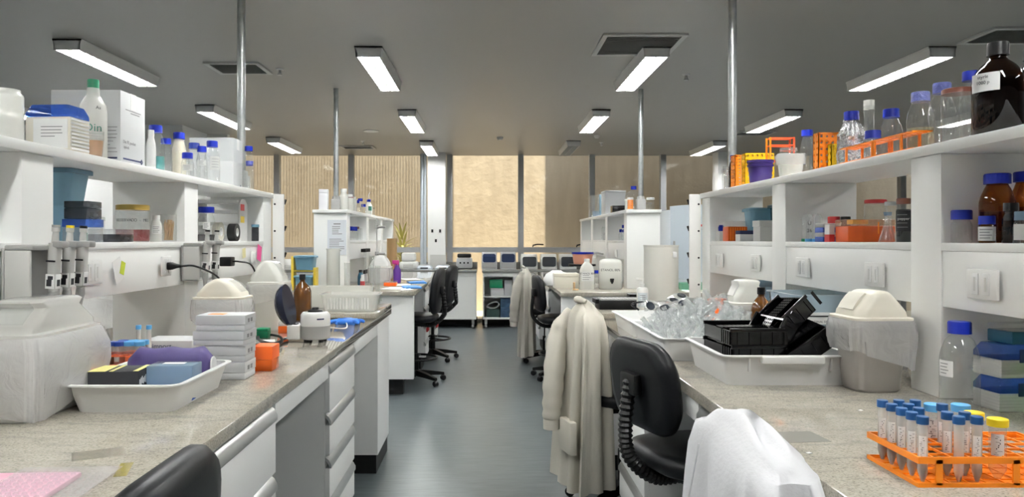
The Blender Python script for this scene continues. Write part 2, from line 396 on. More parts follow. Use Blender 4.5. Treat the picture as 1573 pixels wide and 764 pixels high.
vent(-2.24, -1.80, 5.90, 6.30, 'small ceiling vent beside the left steel pole')
vent(.79, 1.37, 5.08, 5.66, 'large dark ceiling return vent in front of the right aisle light')
vent(3.34, 3.86, 4.92, 5.33, 'ceiling vent at the right above the big amber bottles')
vent(-2.20, -1.70, 11.15, 11.5, 'far ceiling vent beside the window wall on the left')
vent(3.25, 3.75, 9.65, 10.0, 'far ceiling vent in front of the farthest light on the right')
def sprinkler(px, py, label):
    x, y, _ = at(px, py, ZC); t = T('sprinkler', label, 'sprinkler', (x, y, ZC))
    MB().lathe([(0, 0), (.035, 0), (.03, -.008), (.012, -.012), (.010, -.04), (0, -.04)], 14).build('body', ALU, t)
    MB().lathe([(0, -.052), (.022, -.052), (.022, -.048), (0, -.048)], 12).tube([(-.012, 0, -.03), (-.014, 0, -.045), (0, 0, -.05), (.014, 0, -.045), (.012, 0, -.03)], .003, 6).build('deflector', ALU, t)
sprinkler(430, 106, 'fire sprinkler head on the ceiling right of the small left vent')
sprinkler(1054, 114, 'fire sprinkler head on the ceiling right of the large return vent')
sprinkler(558, 217, 'far fire sprinkler head on the ceiling above the far left pole')
sprinkler(924, 219, 'far fire sprinkler head on the ceiling right of the unlit light')
for px, py, lab, r in ((768, 211, 'white round detector on the ceiling above the middle of the windows', .045), (570, 201, 'flat white disc on the ceiling left of the middle left light', .10), (917, 208, 'small flat disc on the ceiling behind the middle right light', .04)):
    x, y, _ = at(px, py, ZC)
    one('smoke_detector', lab, 'detector', MB().lathe([(0, -.04 if r < .1 else -.012), (r * .6, -.04 if r < .1 else -.012), (r * .85, -.025 if r < .1 else -.01), (r, -.01), (r, 0), (0, 0)], 20), WHITES, (x, y, ZC))

# ================================================================== BENCHES
ZB = .92; XE, XF, XK = .625, 1.28, 1.585      # bench top, bench edge, shelf front and back
ZS, ZM = 1.643, 1.36                            # shelf top, middle shelf
def socket_plate(parent, X, y, z, sgn, plug=None, mods=2, wd=.118, ht=.078):
    """outlet plate on the shelf panel whose front is at |X|; sgn -1 faces right from the left bench"""
    f = -sgn                                     # outward normal direction along x
    p = MB().bx(min(0, f * .009), max(0, f * .009), -wd / 2, wd / 2, -ht / 2, ht / 2, .003)
    p2 = p.build('outlet_plate', WHITE, parent); p2.location = (sgn * X, y, z)
    for i in range(mods):
        yy = (i - (mods - 1) / 2) * .042
        q = MB().bx(min(f * .009, f * .012), max(f * .009, f * .012), yy - .013, yy + .013, -.028, .028, .002)
        q.build('outlet_module', WHITES, p2)
        q = MB().bx(min(f * .012, f * .0125), max(f * .012, f * .0125), yy - .004, yy + .004, -.018, .018)
        q.build('outlet_slot', LGREY, p2)
    return p2
def shelf_unit(sgn, y_div, side, label):
    t = T('bench_shelf_unit', label, 'shelf unit', (0, 0, 0))
    a, b = (-XK, -XF) if sgn < 0 else (XF, XK)
    y0, y1 = y_div[0][0] - .02, y_div[-1][1] + .01
    MB().bx(a - (.01 if sgn < 0 else .01), b + .01, y0, y1, ZS - .03, ZS, .002).build('top_board', LAM, t)
    for (d0, d1) in y_div: MB().bx(a, b, d0, d1, ZB + .001, ZS - .031, .0015).build('divider', LAM, t)
    for i in range(len(y_div) - 1):
        d0, d1 = y_div[i][1] + .0005, y_div[i + 1][0] - .0005
        MB().bx(a, b, d0, d1, ZM - .022, ZM, .0015).build('middle_shelf', LAM, t)
        MB().bx(a + .004, b - .004, d0, d1, 1.18, ZM - .0225, .001).build('service_panel', LAM, t)
    return t
DL = [(-.14, .01), (.955, 1.10), (2.06, 2.21), (3.17, 3.315), (4.29, 4.445)]
DR = [(-.10, .05), (1.0, 1.15), (2.11, 2.26), (3.21, 3.36), (4.30, 4.455)]
shL = shelf_unit(-1, DL, 'left', 'white open shelf unit along the near left bench')
shR = shelf_unit(1, DR, 'right', 'white open shelf unit along the near right bench')
def worktop(sgn, y0, y1, plat, label):
    t = T('granite_worktop', label, 'worktop', (0, 0, 0))
    a, b = (-2.24, -XE) if sgn < 0 else (XE, 2.24)
    MB().bx(a, b, y0, y1, ZB - .038, ZB, .004).build('slab', GRANITE, t)
    if plat:
        MB().bx(-1.27 if sgn < 0 else XE, -XE if sgn < 0 else 1.27, plat[0], plat[1], ZB + .0005, ZB + .03, .003).build('raised_end_slab', GRANITE, t)
    return t
worktop(-1, -.6, 4.90, (4.25, 4.90), 'speckled pale granite worktop of the near left bench')
worktop(1, -.6, 4.90, (4.25, 4.90), 'speckled pale granite worktop of the near right bench')
worktop(-1, 6.48, 10.3, None, 'granite worktop of the far left bench beyond the gap')
worktop(1, 6.35, 10.3, None, 'granite worktop of the far right bench beyond the gap')
def drawers(sgn, y0, y1, label, n=4, X=XE + .012):
    t = T('drawer_unit', label, 'drawer unit', (sgn * X, (y0 + y1) / 2, 0), 0 if sgn > 0 else PI)
    # local: front at x=0 faces -x (towards the aisle), depth goes to +x
    w = (y1 - y0) / 2
    MB().bx(.02, .55, -w, w, .14, .878).build('carcass', LAM, t)
    MB().bx(.05, .52, -w + .01, w - .01, 0.001, .14).build('kick_board', KICK, t)
    tops = [.872, .662, .487, .312][:n] + [.14]
    for i in range(n):
        z1, z0 = tops[i], tops[i + 1] + .006
        d = MB().bx(0, .0195, -w + .003, w - .003, z0, z1 - .045, .001).build('drawer_front', LAM, t)
        MB().prism([(.018, z1 - .001), (.004, z1 - .012), (-.006, z1 - .030), (-.006, z1 - .046), (.0, z1 - .046), (.004, z1 - .032), (.016, z1 - .016)], -w + .003, w - .003).build('handle', ALU, d)
    return t
def support(sgn, y0, y1, x0, x1, label):
    t = T('bench_end_support', label, 'bench support', (0, 0, 0))
    a, b = (-x1, -x0) if sgn < 0 else (x0, x1)
    MB().bx(a, b, y0, y1, .11, ZB - .039, .001).build('panel', LAM, t)
    MB().bx(a + .01, b - .01, y0 + .004, y1 - .004, .001, .11).build('kick_board', KICK, t)
def apron(sgn, y0, y1, label):
    a, b = (-XE - .035, -XE - .015) if sgn < 0 else (XE + .015, XE + .035)
    one('bench_apron', label, 'bench apron', MB().bx(a, b, y0, y1, .81, .881, .001), LAM)
for sgn, nm in ((-1, 'left'), (1, 'right')):
    drawers(sgn, 1.69, 2.26, 'white drawer unit nearest the camera under the %s bench' % nm)
    drawers(sgn, 3.03, 3.60, 'white drawer unit farther along under the near %s bench' % nm)
    drawers(sgn, .12, .69, 'white drawer unit beside the camera under the %s bench' % nm)
    support(sgn, 4.37, 4.86, XE + .012, 1.2, 'white boxed support at the far end of the near %s bench' % nm)
    for a, b, q in ((.925, 1.685, 'first'), (2.265, 3.025, 'second'), (3.605, 4.365, 'third')): apron(sgn, a, b, 'white apron rail under the near %s worktop, %s knee space from the camera' % (nm, q))
    one('bench_spine_panel', 'white upright panel down the middle under the near %s bench' % nm, 'panel', MB().bx(sgn * 1.43 - .02, sgn * 1.43 + .02, -.55, 4.86, 0.001, .881), LAMG)
    one('bench_spine_panel', 'white upright panel down the middle under the far %s bench' % nm, 'panel', MB().bx(sgn * 1.43 - .02, sgn * 1.43 + .02, 6.62, 10.2, 0.001, .881), LAMG)
    t = T('bench_gable', 'wide white end panel of the far %s bench facing the camera' % nm, 'bench panel')
    a, b = (-2.22, -.64) if sgn < 0 else (.64, 2.22)
    y = 6.52 if sgn < 0 else 6.40
    MB().bx(a, b, y, y + .08, .15, .881, .001).build('panel', LAM, t)
    MB().bx(a + (.1 if sgn < 0 else .03), b - (.1 if sgn < 0 else .03), y + .10, y + .19, .001, .149).build('kick_board', KICK, t)
    for (y0, y1, q) in ((7.75, 8.2, 'nearer'), (9.2, 9.75, 'farther')):
        drawers(sgn, y0, y1, 'white drawer unit under the far %s bench, %s one' % (nm, q))
# far shelf units
def far_shelf(sgn, nm):
    return shelf_unit(sgn, [(6.85, 6.995), (7.95, 8.1), (9.05, 9.2), (10.1, 10.25)], nm, 'white open shelf unit on the far %s bench, %s' % (nm, 'with a paper notice' if sgn < 0 else 'with glassware on top'))
sh2L = far_shelf(-1, 'left'); sh2R = far_shelf(1, 'right')
# outlets
for px, py, pl in ((137, 419, None), (252, 409, 1)):
    y = F * XF / (CX - px); socket_plate(shL, XF - .004, y, hz(py, y), -1, wd=.118 if not pl else .085)
y = F * XF / (CX - 387); socket_plate(shL, XF - .004, y, hz(396, y), -1, wd=.085)
for px, py in ((1514.5, 437), (1347, 422), (1236, 411), (1163, 404), (1107, 400)):
    y = F * XF / (px - CX); socket_plate(shR, XF - .004, y, hz(py, y), 1)
for px, py in ((947, 390), (916, 392)):
    y = F * XF / (px - CX); socket_plate(sh2R, XF - .004, y, hz(py, y), 1)
# steel poles
def pole(x, y, z0, label, r=.024):
    t = T('steel_pole', label, 'pole', (x, y, z0))
    MB().tube([(0, 0, .08), (0, 0, ZC - z0 - .001)], r, 16).build('pipe', GALV, t)
    MB().bx(-.04, .04, -.04, .04, .0005, .10, .004).build('base_box', GREYP, t)
    MB().lathe([(0, .10), (.036, .10), (.036, .125), (r, .13), (0, .13)], 16).build('collar', GREYP, t)
pole(-1.435, 4.375, ZS, 'tall galvanised steel pole rising from the near left shelf to the ceiling')
pole(1.435, 4.375, ZS, 'tall galvanised steel pole rising from the near right shelf to the ceiling')
pole(-1.40, 6.95, ZS, 'galvanised steel pole on the far left shelf, above the sheet of paper')
pole(1.435, 6.98, ZS, 'galvanised steel pole on the far right shelf beside the flask')

# ================================================================== GENERIC THINGS
def face_angle(x, y): return math.atan2(-y, -x)
def arc_patch(r, z0, z1, a0, a1, n=10):
    m = MB(); v = []; 
    for i in range(n + 1):
        a = a0 + (a1 - a0) * i / n; v += [(r * math.cos(a), r * math.sin(a), z0), (r * math.cos(a), r * math.sin(a), z1)]
    return m.add(v, [(2 * i, 2 * i + 2, 2 * i + 3, 2 * i + 1) for i in range(n)])
def cap_mb(r, z0, h, ridged=True, seg=40):
    def ring(rr, z, rid):
        return [((rr * (1 - (.04 if rid and j % 2 else 0))) * math.cos(2 * PI * j / seg), (rr * (1 - (.04 if rid and j % 2 else 0))) * math.sin(2 * PI * j / seg), z) for j in range(seg)]
    return MB().loft([ring(r * 1.01, z0, 0), ring(r, z0 + h * .12, ridged), ring(r, z0 + h * .88, ridged), ring(r * .93, z0 + h, 0)])
def prof_bottle(r, h, caph, rn, style):
    hn = h - caph * .55
    if style == 'jar': return [(0, 0), (r * .92, 0), (r, r * .08), (r, hn * .86), (r * .97, hn * .91), (rn, hn * .95), (rn, hn)]
    if style == 'boston':
        zs = hn * .62; return [(0, 0), (r * .93, 0), (r, r * .07), (r, zs), (r * .97, zs + (hn - zs) * .15), (r * .86, zs + (hn - zs) * .33), (r * .66, zs + (hn - zs) * .52), (rn * 1.15, zs + (hn - zs) * .70), (rn, zs + (hn - zs) * .78), (rn, hn)]
    zs = hn * .60; return [(0, 0), (r * .93, 0), (r, r * .07), (r, zs), (r * .985, zs + (hn - zs) * .12), (r * .90, zs + (hn - zs) * .34), (r * .72, zs + (hn - zs) * .62), (rn * 1.03, zs + (hn - zs) * .80), (rn, zs + (hn - zs) * .84), (rn, hn)]
def bottle(pos, r, h, label, cap=BLUECAP, glass=GLASS, liq=None, lf=.4, rn=None, rc=None, caph=None, style='duran', name='reagent_bottle', cat='bottle', group=None, lab=None, labz=(.2, .45), laba=.8, txt=None, seg=28, ridged=True, labrot=0):
    rn = rn or (r * .9 if style == 'jar' else min(r * .52, .019) if r > .03 else r * .62); rc = rc or rn * 1.22
    caph = caph if caph is not None else min(.03, h * .16)
    t = T(name, label, cat, pos, 0, group)
    p = prof_bottle(r, h, caph, rn, style)
    MB().lathe(p, seg).build('body', glass, t, 50)
    if cap: cap_mb(rc, h - caph, caph, ridged).build('cap', cap, t, 25)
    if liq:
        zt = h * lf; q = [(0, r * .05)]
        for i, (a, z) in enumerate(p[1:]):
            if z < zt: q.append((a * .955, max(z, r * .05)))
            else:
                b = p[i]; f = (zt - b[1]) / max(1e-6, z - b[1]); q.append(((b[0] + (a - b[0]) * f) * .955, zt)); break
        q.append((0, zt)); MB().lathe(q, seg).build('contents', liq, t)
    if lab:
        a = face_angle(pos[0], pos[1]) + labrot; zz = [h * v for v in labz]
        ob = arc_patch(r * 1.012 + .0004, zz[0], zz[1], a - laba, a + laba).build('label', lab, t)
        if txt is not None:
            rr = r * 1.02 + .0012; s = (zz[1] - zz[0]) * .26
            for i, tx in enumerate(txt.split('\n')):
                text(t, tx, s, (rr * math.cos(a), rr * math.sin(a), zz[1] - (i + .7) * s * 1.2), (PI / 2, 0, a + PI / 2))
        elif r > .018:
            g = MB()
            for i in range(4):
                z = zz[1] - (zz[1] - zz[0]) * (i + 1) / 5; g2 = arc_patch(r * 1.02 + .0008, z - .001, z + .001, a - laba * .7, a + laba * random.uniform(.2, .7), 6); g.add(g2.v, g2.f)
            g.build('lettering', INKG, t)
    return t
def boxy(pos, w, d, h, label, m, name='box', cat='box', rz=0, lid=None, lidh=.3, group=None, bev=.002, lidm=None, over=.0):
    """box with a separate lid when lidm is given; origin at the middle of its base"""
    t = T(name, label, cat, pos, rz, group)
    hb_ = h * (1 - lidh) if lidm else h
    MB().bx(-w / 2, w / 2, -d / 2, d / 2, 0, hb_, bev).build('body', m, t)
    if lidm: MB().bx(-w / 2 - over, w / 2 + over, -d / 2 - over, d / 2 + over, hb_ + .0005, h, bev).build('lid', lidm, t)
    return t
def tray_mb(w, d, h, fl=.02, rim=.015, r=.03, t=.003):
    return MB().loft([rrect(w - 2 * fl, d - 2 * fl, r, 0), rrect(w, d, r + fl * .3, h - .004), rrect(w + 2 * rim, d + 2 * rim, r + rim, h - .004), rrect(w + 2 * rim, d + 2 * rim, r + rim, h),
                      rrect(w - 2 * t, d - 2 * t, r, h), rrect(w - 2 * fl - 2 * t, d - 2 * fl - 2 * t, r, t)])
def tub(pos, w, d, h, label, m, lid=None, name='storage_tub', cat='tub', rz=0, fl=.015, r=.02, group=None):
    t = T(name, label, cat, pos, rz, group)
    tray_mb(w, d, h, fl, .006, r).build('body', m, t)
    if lid:
        MB().loft([rrect(w + .018, d + .018, r, h - .008), rrect(w + .018, d + .018, r, h + .006), rrect(w, d, r, h + .012)]).build('lid', lid, t)
    return t
def crumple(ring, amp, seed, k=(5, 9, 14)):
    rnd = random.Random(seed); ph = [rnd.uniform(0, 6.28) for _ in k]; out = []; n = len(ring)
    cx = sum(p[0] for p in ring) / n; cy = sum(p[1] for p in ring) / n
    for j, p in enumerate(ring):
        a = 2 * PI * j / n; s = sum(math.sin(kk * a + q) for kk, q in zip(k, ph)) / len(k)
        L = math.hypot(p[0] - cx, p[1] - cy); f = 1 + amp * s / max(L, .01)
        out.append((cx + (p[0] - cx) * f, cy + (p[1] - cy) * f, p[2] + amp * .5 * math.sin(3 * a + ph[0])))
    return out
def swing_bin(pos, w, d, h, label, body, lidm, rz=0, lid_h=.5, bag=True, flapm=None, fl=.02, bagdrop=.35, seed=3, ridge=.40, lab=None, bagout=.012):
    """table-top swing-lid bin with a liner bag folded over the rim"""
    t = T('swing_lid_bin', label, 'bin', pos, rz)
    hbod = h * (1 - lid_h); r = min(w, d) * .22
    MB().loft([rrect(w - 2 * fl - .012, d - 2 * fl - .012, r, 0, n=8), rrect(w - 2 * fl, d - 2 * fl, r, .008, n=8), rrect(w, d, r, hbod, n=8), rrect(w + .012, d + .012, r, hbod + .001, n=8), rrect(w + .012, d + .012, r, hbod + .01, n=8), rrect(w - .008, d - .008, r, hbod + .01, n=8)]).build('body', body, t)
    lh = h - hbod - .011; z0 = hbod + .011
    rr = [rrect(w + .022, d + .022, r, z0, n=8), rrect(w + .022, d + .022, r, z0 + lh * .08, n=8), rrect(w - .002, d - .002, r, z0 + lh * .12, n=8), rrect(w * .96, d * .97, r, z0 + lh * .28, n=8)]
    for k, (a, b) in enumerate(((.86, .94), (.74, .90), (.60, .87), (ridge + .08, .82), (ridge, .76), (ridge * .7, .66))):
        rr.append(rrect(w * a, d * b, r, z0 + lh * (.42, .58, .75, .90, .97, 1.0)[k], n=8))
    lid = MB().loft(rr).build('lid', lidm, t, 60)
    # swing flap lying on the left slope of the lid
    xs = [(.445, .36), (.39, .55), (.315, .75), (ridge / 2 + .02, .93)]
    fp = []
    for a, zf in xs: fp.append([(-w * a - .006, -d * .27, z0 + lh * zf), (-w * a - .006, d * .27, z0 + lh * zf), (-w * a + .004, d * .27, z0 + lh * zf - .004), (-w * a + .004, -d * .27, z0 + lh * zf - .004)])
    MB().loft(fp).build('swing_flap', flapm or lidm, t)
    if bag:
        zt = hbod + .014; zb = hbod * (1 - bagdrop); n = 18; rings = []
        for i, (o, z, amp) in enumerate(((.007, zt, .0), (.010 + bagout * .3, zt - .006, .002), (.006 + bagout, zt - (zt - zb) * .3, .005), (.004 + bagout * 1.1, zt - (zt - zb) * .6, .007), (.002 + bagout * .8, zb, .006))):
            rg = rrect(w + 2 * o, d + 2 * o, r, z, n=n); rg = crumple(rg, amp, seed + i // 2, (6, 11, 19)) if amp else rg
            if i == 4:
                rg = [(x, y, zz - (zt - zb) * (.30 * math.sin(math.atan2(y, x) + seed) + .22 * max(0, math.sin(2 * math.atan2(y, x) + seed)))) for x, y, zz in rg]
                rg = crumple(rg, .006, seed + 9)
            rings.append(rg)
        MB().loft(rings, False, False).build('liner_bag', BAGM, t, 60)
    return t
def falcon(pos, label, cap, L=.118, r=.0085, liq=GREYL, lf=.25, lab=True, rz=0, big=False, inv=False, group='screw-cap tubes in the orange rack', tilt=(0, 0), txt=None):
    t = T('centrifuge_tube', label, 'tube', pos, 0, group, tilt[0], tilt[1])
    if big: r = .0145
    b = MB().lathe([(0, 0), (r * .35, .0), (r, .018), (r, L - .012)], 16).build('body', FROST if not big else CPLAS, t)
    MB().lathe([(0, L - .014), (r * 1.22, L - .014), (r * 1.22, L - .001), (r * 1.15, L), (0, L)], 20).build('cap', cap, t, 30)
    if liq:
        z = .018 + (L - .03) * lf; rr = r * .92; z1 = min(z, .018)
        q = [(0, .001), (r * .3, .001), (rr * (.35 + .65 * min(1, lf * 6)), min(.018, z)), (rr, z)] if lf > .05 else [(0, .001), (r * .3, .001), (r * .6, .010), (0, .010)]
        if lf > .05: q.append((0, z))
        MB().lathe(q, 14).build('contents', liq, t)
    if lab:
        a = face_angle(pos[0], pos[1]); arc_patch(r * 1.03, .045, .085, a - .75, a + .75, 6).build('label', PAPER, t)
        g = MB(); rn_ = random.Random(int(pos[0] * 9973 + pos[1] * 7919))
        for k in range(11):
            c_ = a + rn_.uniform(-.35, .35); z_ = .047 + k * .0033; u = rn_.uniform(.10, .28); v = rn_.choice((.0006, .0009, .0024))
            q = arc_patch(r * 1.06, z_, z_ + v, c_ - (u if v < .002 else .05), c_ + (u if v < .002 else .05), 3); g.add(q.v, q.f)
        g.build('lettering', INK, t)
    return t
def holed(nx, ny, p, hr, z0, z1, M=None, mb=None):
    """plate nx*ny cells of pitch p with round holes, thickness z0..z1"""
    mb = mb or MB(); n = 8
    for i in range(nx):
        for j in range(ny):
            cx, cy = (i + .5) * p, (j + .5) * p; o = []; c = []
            for k in range(n):
                a = PI / 4 * k + PI / 4; s = max(abs(math.cos(a)), abs(math.sin(a)))
                o.append((cx + p / 2 * math.cos(a) / s, cy + p / 2 * math.sin(a) / s)); c.append((cx + hr * math.cos(a), cy + hr * math.sin(a)))
            v = [(x, y, z) for z in (z0, z1) for x, y in o] + [(x, y, z) for z in (z0, z1) for x, y in c]; f = []
            for k in range(n):
                q = (k + 1) % n
                f += [(k, q, 16 + q, 16 + k), (8 + k, 24 + k, 24 + q, 8 + q), (16 + k, 16 + q, 24 + q, 24 + k)]
                if (k == 0 and j == ny - 1) or (k == 1 and j == ny - 1) or (k in (2, 3) and i == 0) or (k in (4, 5) and j == 0) or (k in (6, 7) and i == nx - 1): f.append((k, 8 + k, 8 + q, q))
            mb.add(v, f, M)
    return mb
def tube_rack(pos, nx, ny, p, hr, h, label, m, rz=0, rx=0, ry=0, levels=(0., .55, 1.), group=None):
    t = T('tube_rack', label, 'tube rack', pos, rz, group, rx, ry)
    W, D = nx * p, ny * p
    for i, l in enumerate(levels):
        z = h * l
        if i == 0: MB().bx(-W / 2, W / 2, -D / 2, D / 2, 0, .003).build('base_plate', m, t)
        else: holed(nx, ny, p, hr, z - .003, z, Matrix.Translation((-W / 2, -D / 2, 0))).build('holed_plate', m, t)
    for sx in (-1, 1):
        for sy in (-1, 1):
            x, y = sx * (W / 2 - .004), sy * (D / 2 - .004)
            MB().bx(x - .004, x + .004, y - .004, y + .004, .003, h).build('leg', m, t)
    return t
def office_chair(loc, rz, label, seat_z=.55, back_top=.97, ring=False, bw=.40, bh=.33, group=None, tilt=.12, stem='bellows', bold=True, base=True):
    t = T('office_chair', label, 'chair', loc, rz, group)
    # local frame: the sitter faces +y
    def pad(w, d, z, th, cy=0):
        return [rrect(w * .86, d * .86, .12, z, 0, cy, 8), rrect(w * .97, d * .97, .14, z + th * .2, 0, cy, 8), rrect(w, d, .15, z + th * .55, 0, cy, 8), rrect(w * .96, d * .96, .14, z + th * .85, 0, cy, 8), rrect(w * .8, d * .8, .12, z + th, 0, cy, 8)]
    MB().loft(pad(.44, .42, seat_z - .07, .07)).build('seat', FAB, t, 60)
    zc = back_top - bh / 2; rings = []
    for s, y in ((.80, -.035), (.94, -.03), (1., -.01), (1., .008), (.93, .026), (.75, .034)):
        rg = []
        for x, z, _ in rrect(bw * s, bh * s, min(bw, bh) * .36, 0, n=8): rg.append((x, -.215 + y + .25 * x * x - (z) * tilt, zc + z))
        rings.append(rg)
    MB().loft(rings).build('backrest', FAB, t, 60)
    yb = -.215 - .035
    path = spline([(0, yb - .012, zc + .02), (0, yb - .03, zc - bh * .4), (0, yb - .015, seat_z - .02), (0, -.17, seat_z - .10), (0, -.05, seat_z - .105)], 14)
    if stem == 'flat':
        MB().tube(spline([(0, yb + .012, zc - bh * .2), (0, yb + .015, zc - bh * .45), (0, -.17, seat_z - .09), (0, -.05, seat_z - .10)], 8), .012, 8).build('back_stem', BLACK, t)
    elif stem == 'bellows':
        rr = [.020 + (.006 if i % 2 else 0) for i in range(len(path))]
        MB().tube(path, rr, 12).build('back_stem', BLACK, t, 20)
    else:
        MB().tube(path, .017, 10).build('back_stem', BLACK, t)
    if stem != 'flat': MB().bx(-.05, .05, yb - .028, yb + .01, zc - .03, zc + .045, .012).build('back_bracket', BLACK, t)
    MB().bx(-.08, .08, -.10, .10, seat_z - .115, seat_z - .072, .008).build('seat_mechanism', BLACK, t)
    MB().tube([(.07, .02, seat_z - .095), (.22, .03, seat_z - .10)], .006).bx(.2, .25, .015, .045, seat_z - .106, seat_z - .094, .003).build('lever', BLACK, t)
    MB().lathe([(0, .10), (.030, .10), (.030, .28), (.018, .281), (.018, seat_z - .116), (0, seat_z - .116)], 16).build('gas_column', BLACK, t)
    for k in range(5):
        a = 2 * PI * k / 5 + .3; dx, dy = math.cos(a), math.sin(a); M = R(0, 0, a)
        lg = MB().loft([[(.02, -.028, .07), (.02, .028, .07), (.02, .024, .125), (.02, -.024, .125)], [(.16, -.024, .065), (.16, .024, .065), (.16, .02, .105), (.16, -.02, .105)], [(.29, -.017, .055), (.29, .017, .055), (.29, .014, .080), (.29, -.014, .080)]], M=M).build('leg', BLACK, t)
        MB().lathe([(0, -.022), (.02, -.022), (.026, -.016), (.026, .016), (.02, .022), (0, .022)], 14, M=R(PI / 2, 0, a, (dx * .285, dy * .285, .0265))).tube([(dx * .285, dy * .285, .04), (dx * .285, dy * .285, .06)], .008).build('caster', BLACK, lg)
    if ring:
        fr = MB().tube([(.2 * math.cos(2 * PI * i / 32), .2 * math.sin(2 * PI * i / 32), .24) for i in range(33)], .011, 8, caps=False)
        for k in range(3):
            a = 2 * PI * k / 3; fr.tube([(.03 * math.cos(a), .03 * math.sin(a), .24), (.2 * math.cos(a), .2 * math.sin(a), .24)], .007)
        fr.build('foot_ring', BLACK, t)
    return t
def cable(name, label, path, r, m=BLACK, cat='cable', n=8):
    return one(name, label, cat, MB().tube(spline(path, n), r, 8), m)
# ================================================================== CHAIRS AND COATS
def coat(loc, rz, label, w, d, top, hem, m, sleeve=True, seed=1, flare=1.25, pocket=False, seam=False, neck=.30, soff=0):
    t = T('lab_coat', label, 'lab coat', loc, rz)
    rnd = random.Random(seed); ph = [rnd.uniform(0, 6.28) for _ in range(6)]; rings = []; N = 64
    zs = [0, .012, .035, .07, .13, .22, .34, .48, .62, .76, .88, .96, 1.0]
    Ht = top - hem
    for q in zs:
        z = top - q * Ht; ws = neck + (1 - neck) * min(1, (q / .16)) ** .55; ws *= 1 + (flare - 1) * q
        ww, dd = w * ws, d * (.35 + .65 * min(1, q / .08)) * (1 + .55 * q); rg = []
        for j in range(N):
            a = 2 * PI * j / N; ca, sa = math.cos(a), math.sin(a)
            e = .62; x = ww / 2 * math.copysign(abs(ca) ** e, ca); y = dd / 2 * math.copysign(abs(sa) ** e, sa)
            fold = min(1, q * 2.6) * 1.25 * (.010 * math.sin(7 * a + ph[0] + q * 1.5) + .013 * math.sin(11 * a + ph[1] - q) + .007 * math.sin(19 * a + ph[2]))
            L = math.hypot(x, y) or 1; x += x / L * fold * 1.2; y += y / L * fold * 1.2
            rg.append((x + .02 * q * math.sin(ph[3]), y, z + .012 * q * math.sin(2 * a + ph[4]) - (.03 * abs(ca) ** 2 if q < .05 else 0)))
        rings.append(rg)
    rings.insert(0, [(x * .45, y * .45, z + .010) for x, y, z in rings[0]])
    MB().loft(rings, True, False).build('body', m, t, 80)
    if neck < .6: cl = MB().tube([(-w * neck * .45, -.012, top + .002), (-w * neck * .2, -.035, top + .012), (w * neck * .2, -.035, top + .014), (w * neck * .45, -.012, top + .002)], [.012, .018, .018, .012], 10)
    if neck < .6: cl.build('collar', m, t, 80)
    if sleeve:
        for sx in ((-1, 1) if sleeve == 2 else (sleeve,)):
            x0 = sx * w * .24; yb = -d * .60 - .035
            path = spline([(x0 * .9, yb * .35, top - .05), (x0 * 1.15, yb * .85, top - .16), (x0 * 1.15 + soff, yb - .02, top - .34), (x0 * 1.05 + soff, yb - .035, top - .50), (x0 * 1.05 + soff, yb - .04, top - .60)], 8); n = len(path)
            rr = [.03 + .028 * math.sin(min(1, i / n * 2.2) * PI / 2) - .014 * (i / n) ** 2 + .003 * math.sin(i * 1.3) for i in range(n)]
            sl = MB().tube(path, rr, 16).build('sleeve', m, t, 80)
            e = path[-1]; MB().lathe([(rr[-1] * .8, .02), (rr[-1] * 1.0, .0), (rr[-1] * .98, -.05), (rr[-1] * .75, -.052), (rr[-1] * .7, -.02)], 20, (e[0], e[1], e[2])).build('cuff', m, sl, 60)
    if pocket:
        zz = top - .58; x0 = w * .22; yb = -d * .80 - .012
        MB().bx(x0 - .07, x0 + .075, yb - .006, yb + .03, zz - .16, zz, .004).build('pocket', m, t)
    if seam:
        MB().tube([(-w * .13, -d * .5 - .004, top - .06), (-w * .15, -d * .66 - .006, top - .2), (-w * .16, -d * .72 - .01, top - .4)], .0016, 5).build('seam', m, t)
    return t
office_chair((-.70, 1.09, 0), PI / 2, 'black office chair nearest the camera, at the near left bench, stickers on its back', .55, 1.045, bw=.42, bh=.36)
st = bpy.data.objects['office_chair']
for i, (x, z, a, w_, h_) in enumerate(((-.10, .90, .35, .035, .05), (-.125, .86, .1, .045, .035), (-.15, .91, -.15, .018, .055))):
    o = MB().bx(-w_ / 2, w_ / 2, -.0015, 0, -h_ / 2, h_ / 2).build('sticker', PAPER, st); o.location = (x, -.2515 + .25 * x * x - (z - .865) * .12 - .004, z); o.rotation_euler = (.12, a, 0)
    g = lines(MB(), -w_ * .35, w_ * .35, -h_ * .3, h_ * .3, 4, -.0019).build('lettering', INKG, o)
office_chair((.735, 2.62, 0), math.radians(-72), 'black swivel chair with ribbed back stem at the near right bench', .655, 1.03, bw=.40, bh=.31)
office_chair((.71, 3.89, 0), math.radians(-75), 'black swivel chair under the long cream lab coat, near right bench', .60, .965, bw=.28, bh=.28, stem='flat')
office_chair((.67, 1.27, 0), -PI / 2, 'black chair beneath the white lab coat at the bottom right', .58, 1.01, bw=.40, bh=.32, stem='flat')
office_chair((-.68, 7.16, 0), math.radians(82), 'black lab chair with foot ring at the far left bench, nearer one', .66, 1.10, True, bw=.40, bh=.44)
office_chair((-.62, 8.55, 0), math.radians(76), 'black lab chair with foot ring at the far left bench, farther one', .66, 1.08, True, bw=.40, bh=.44)
office_chair((.72, 7.40, 0), math.radians(-82), 'black lab chair with foot ring at the far right bench, nearer one', .62, 1.02, True, bw=.40, bh=.36, stem='plain')
coat((.445, 1.275, 0), -PI / 2 - .04, 'white lab coat over a chair back at the bottom right', .46, .13, 1.065, .42, COATW, 0, 5, 1.12, seam=True, neck=.72)
coat((.502, 3.835, 0), math.radians(-75), 'long cream lab coat with hanging sleeve on a chair, near right bench', .32, .15, 1.05, .12, COATC, -1, 9, 1.12, pocket=True, soff=.035)
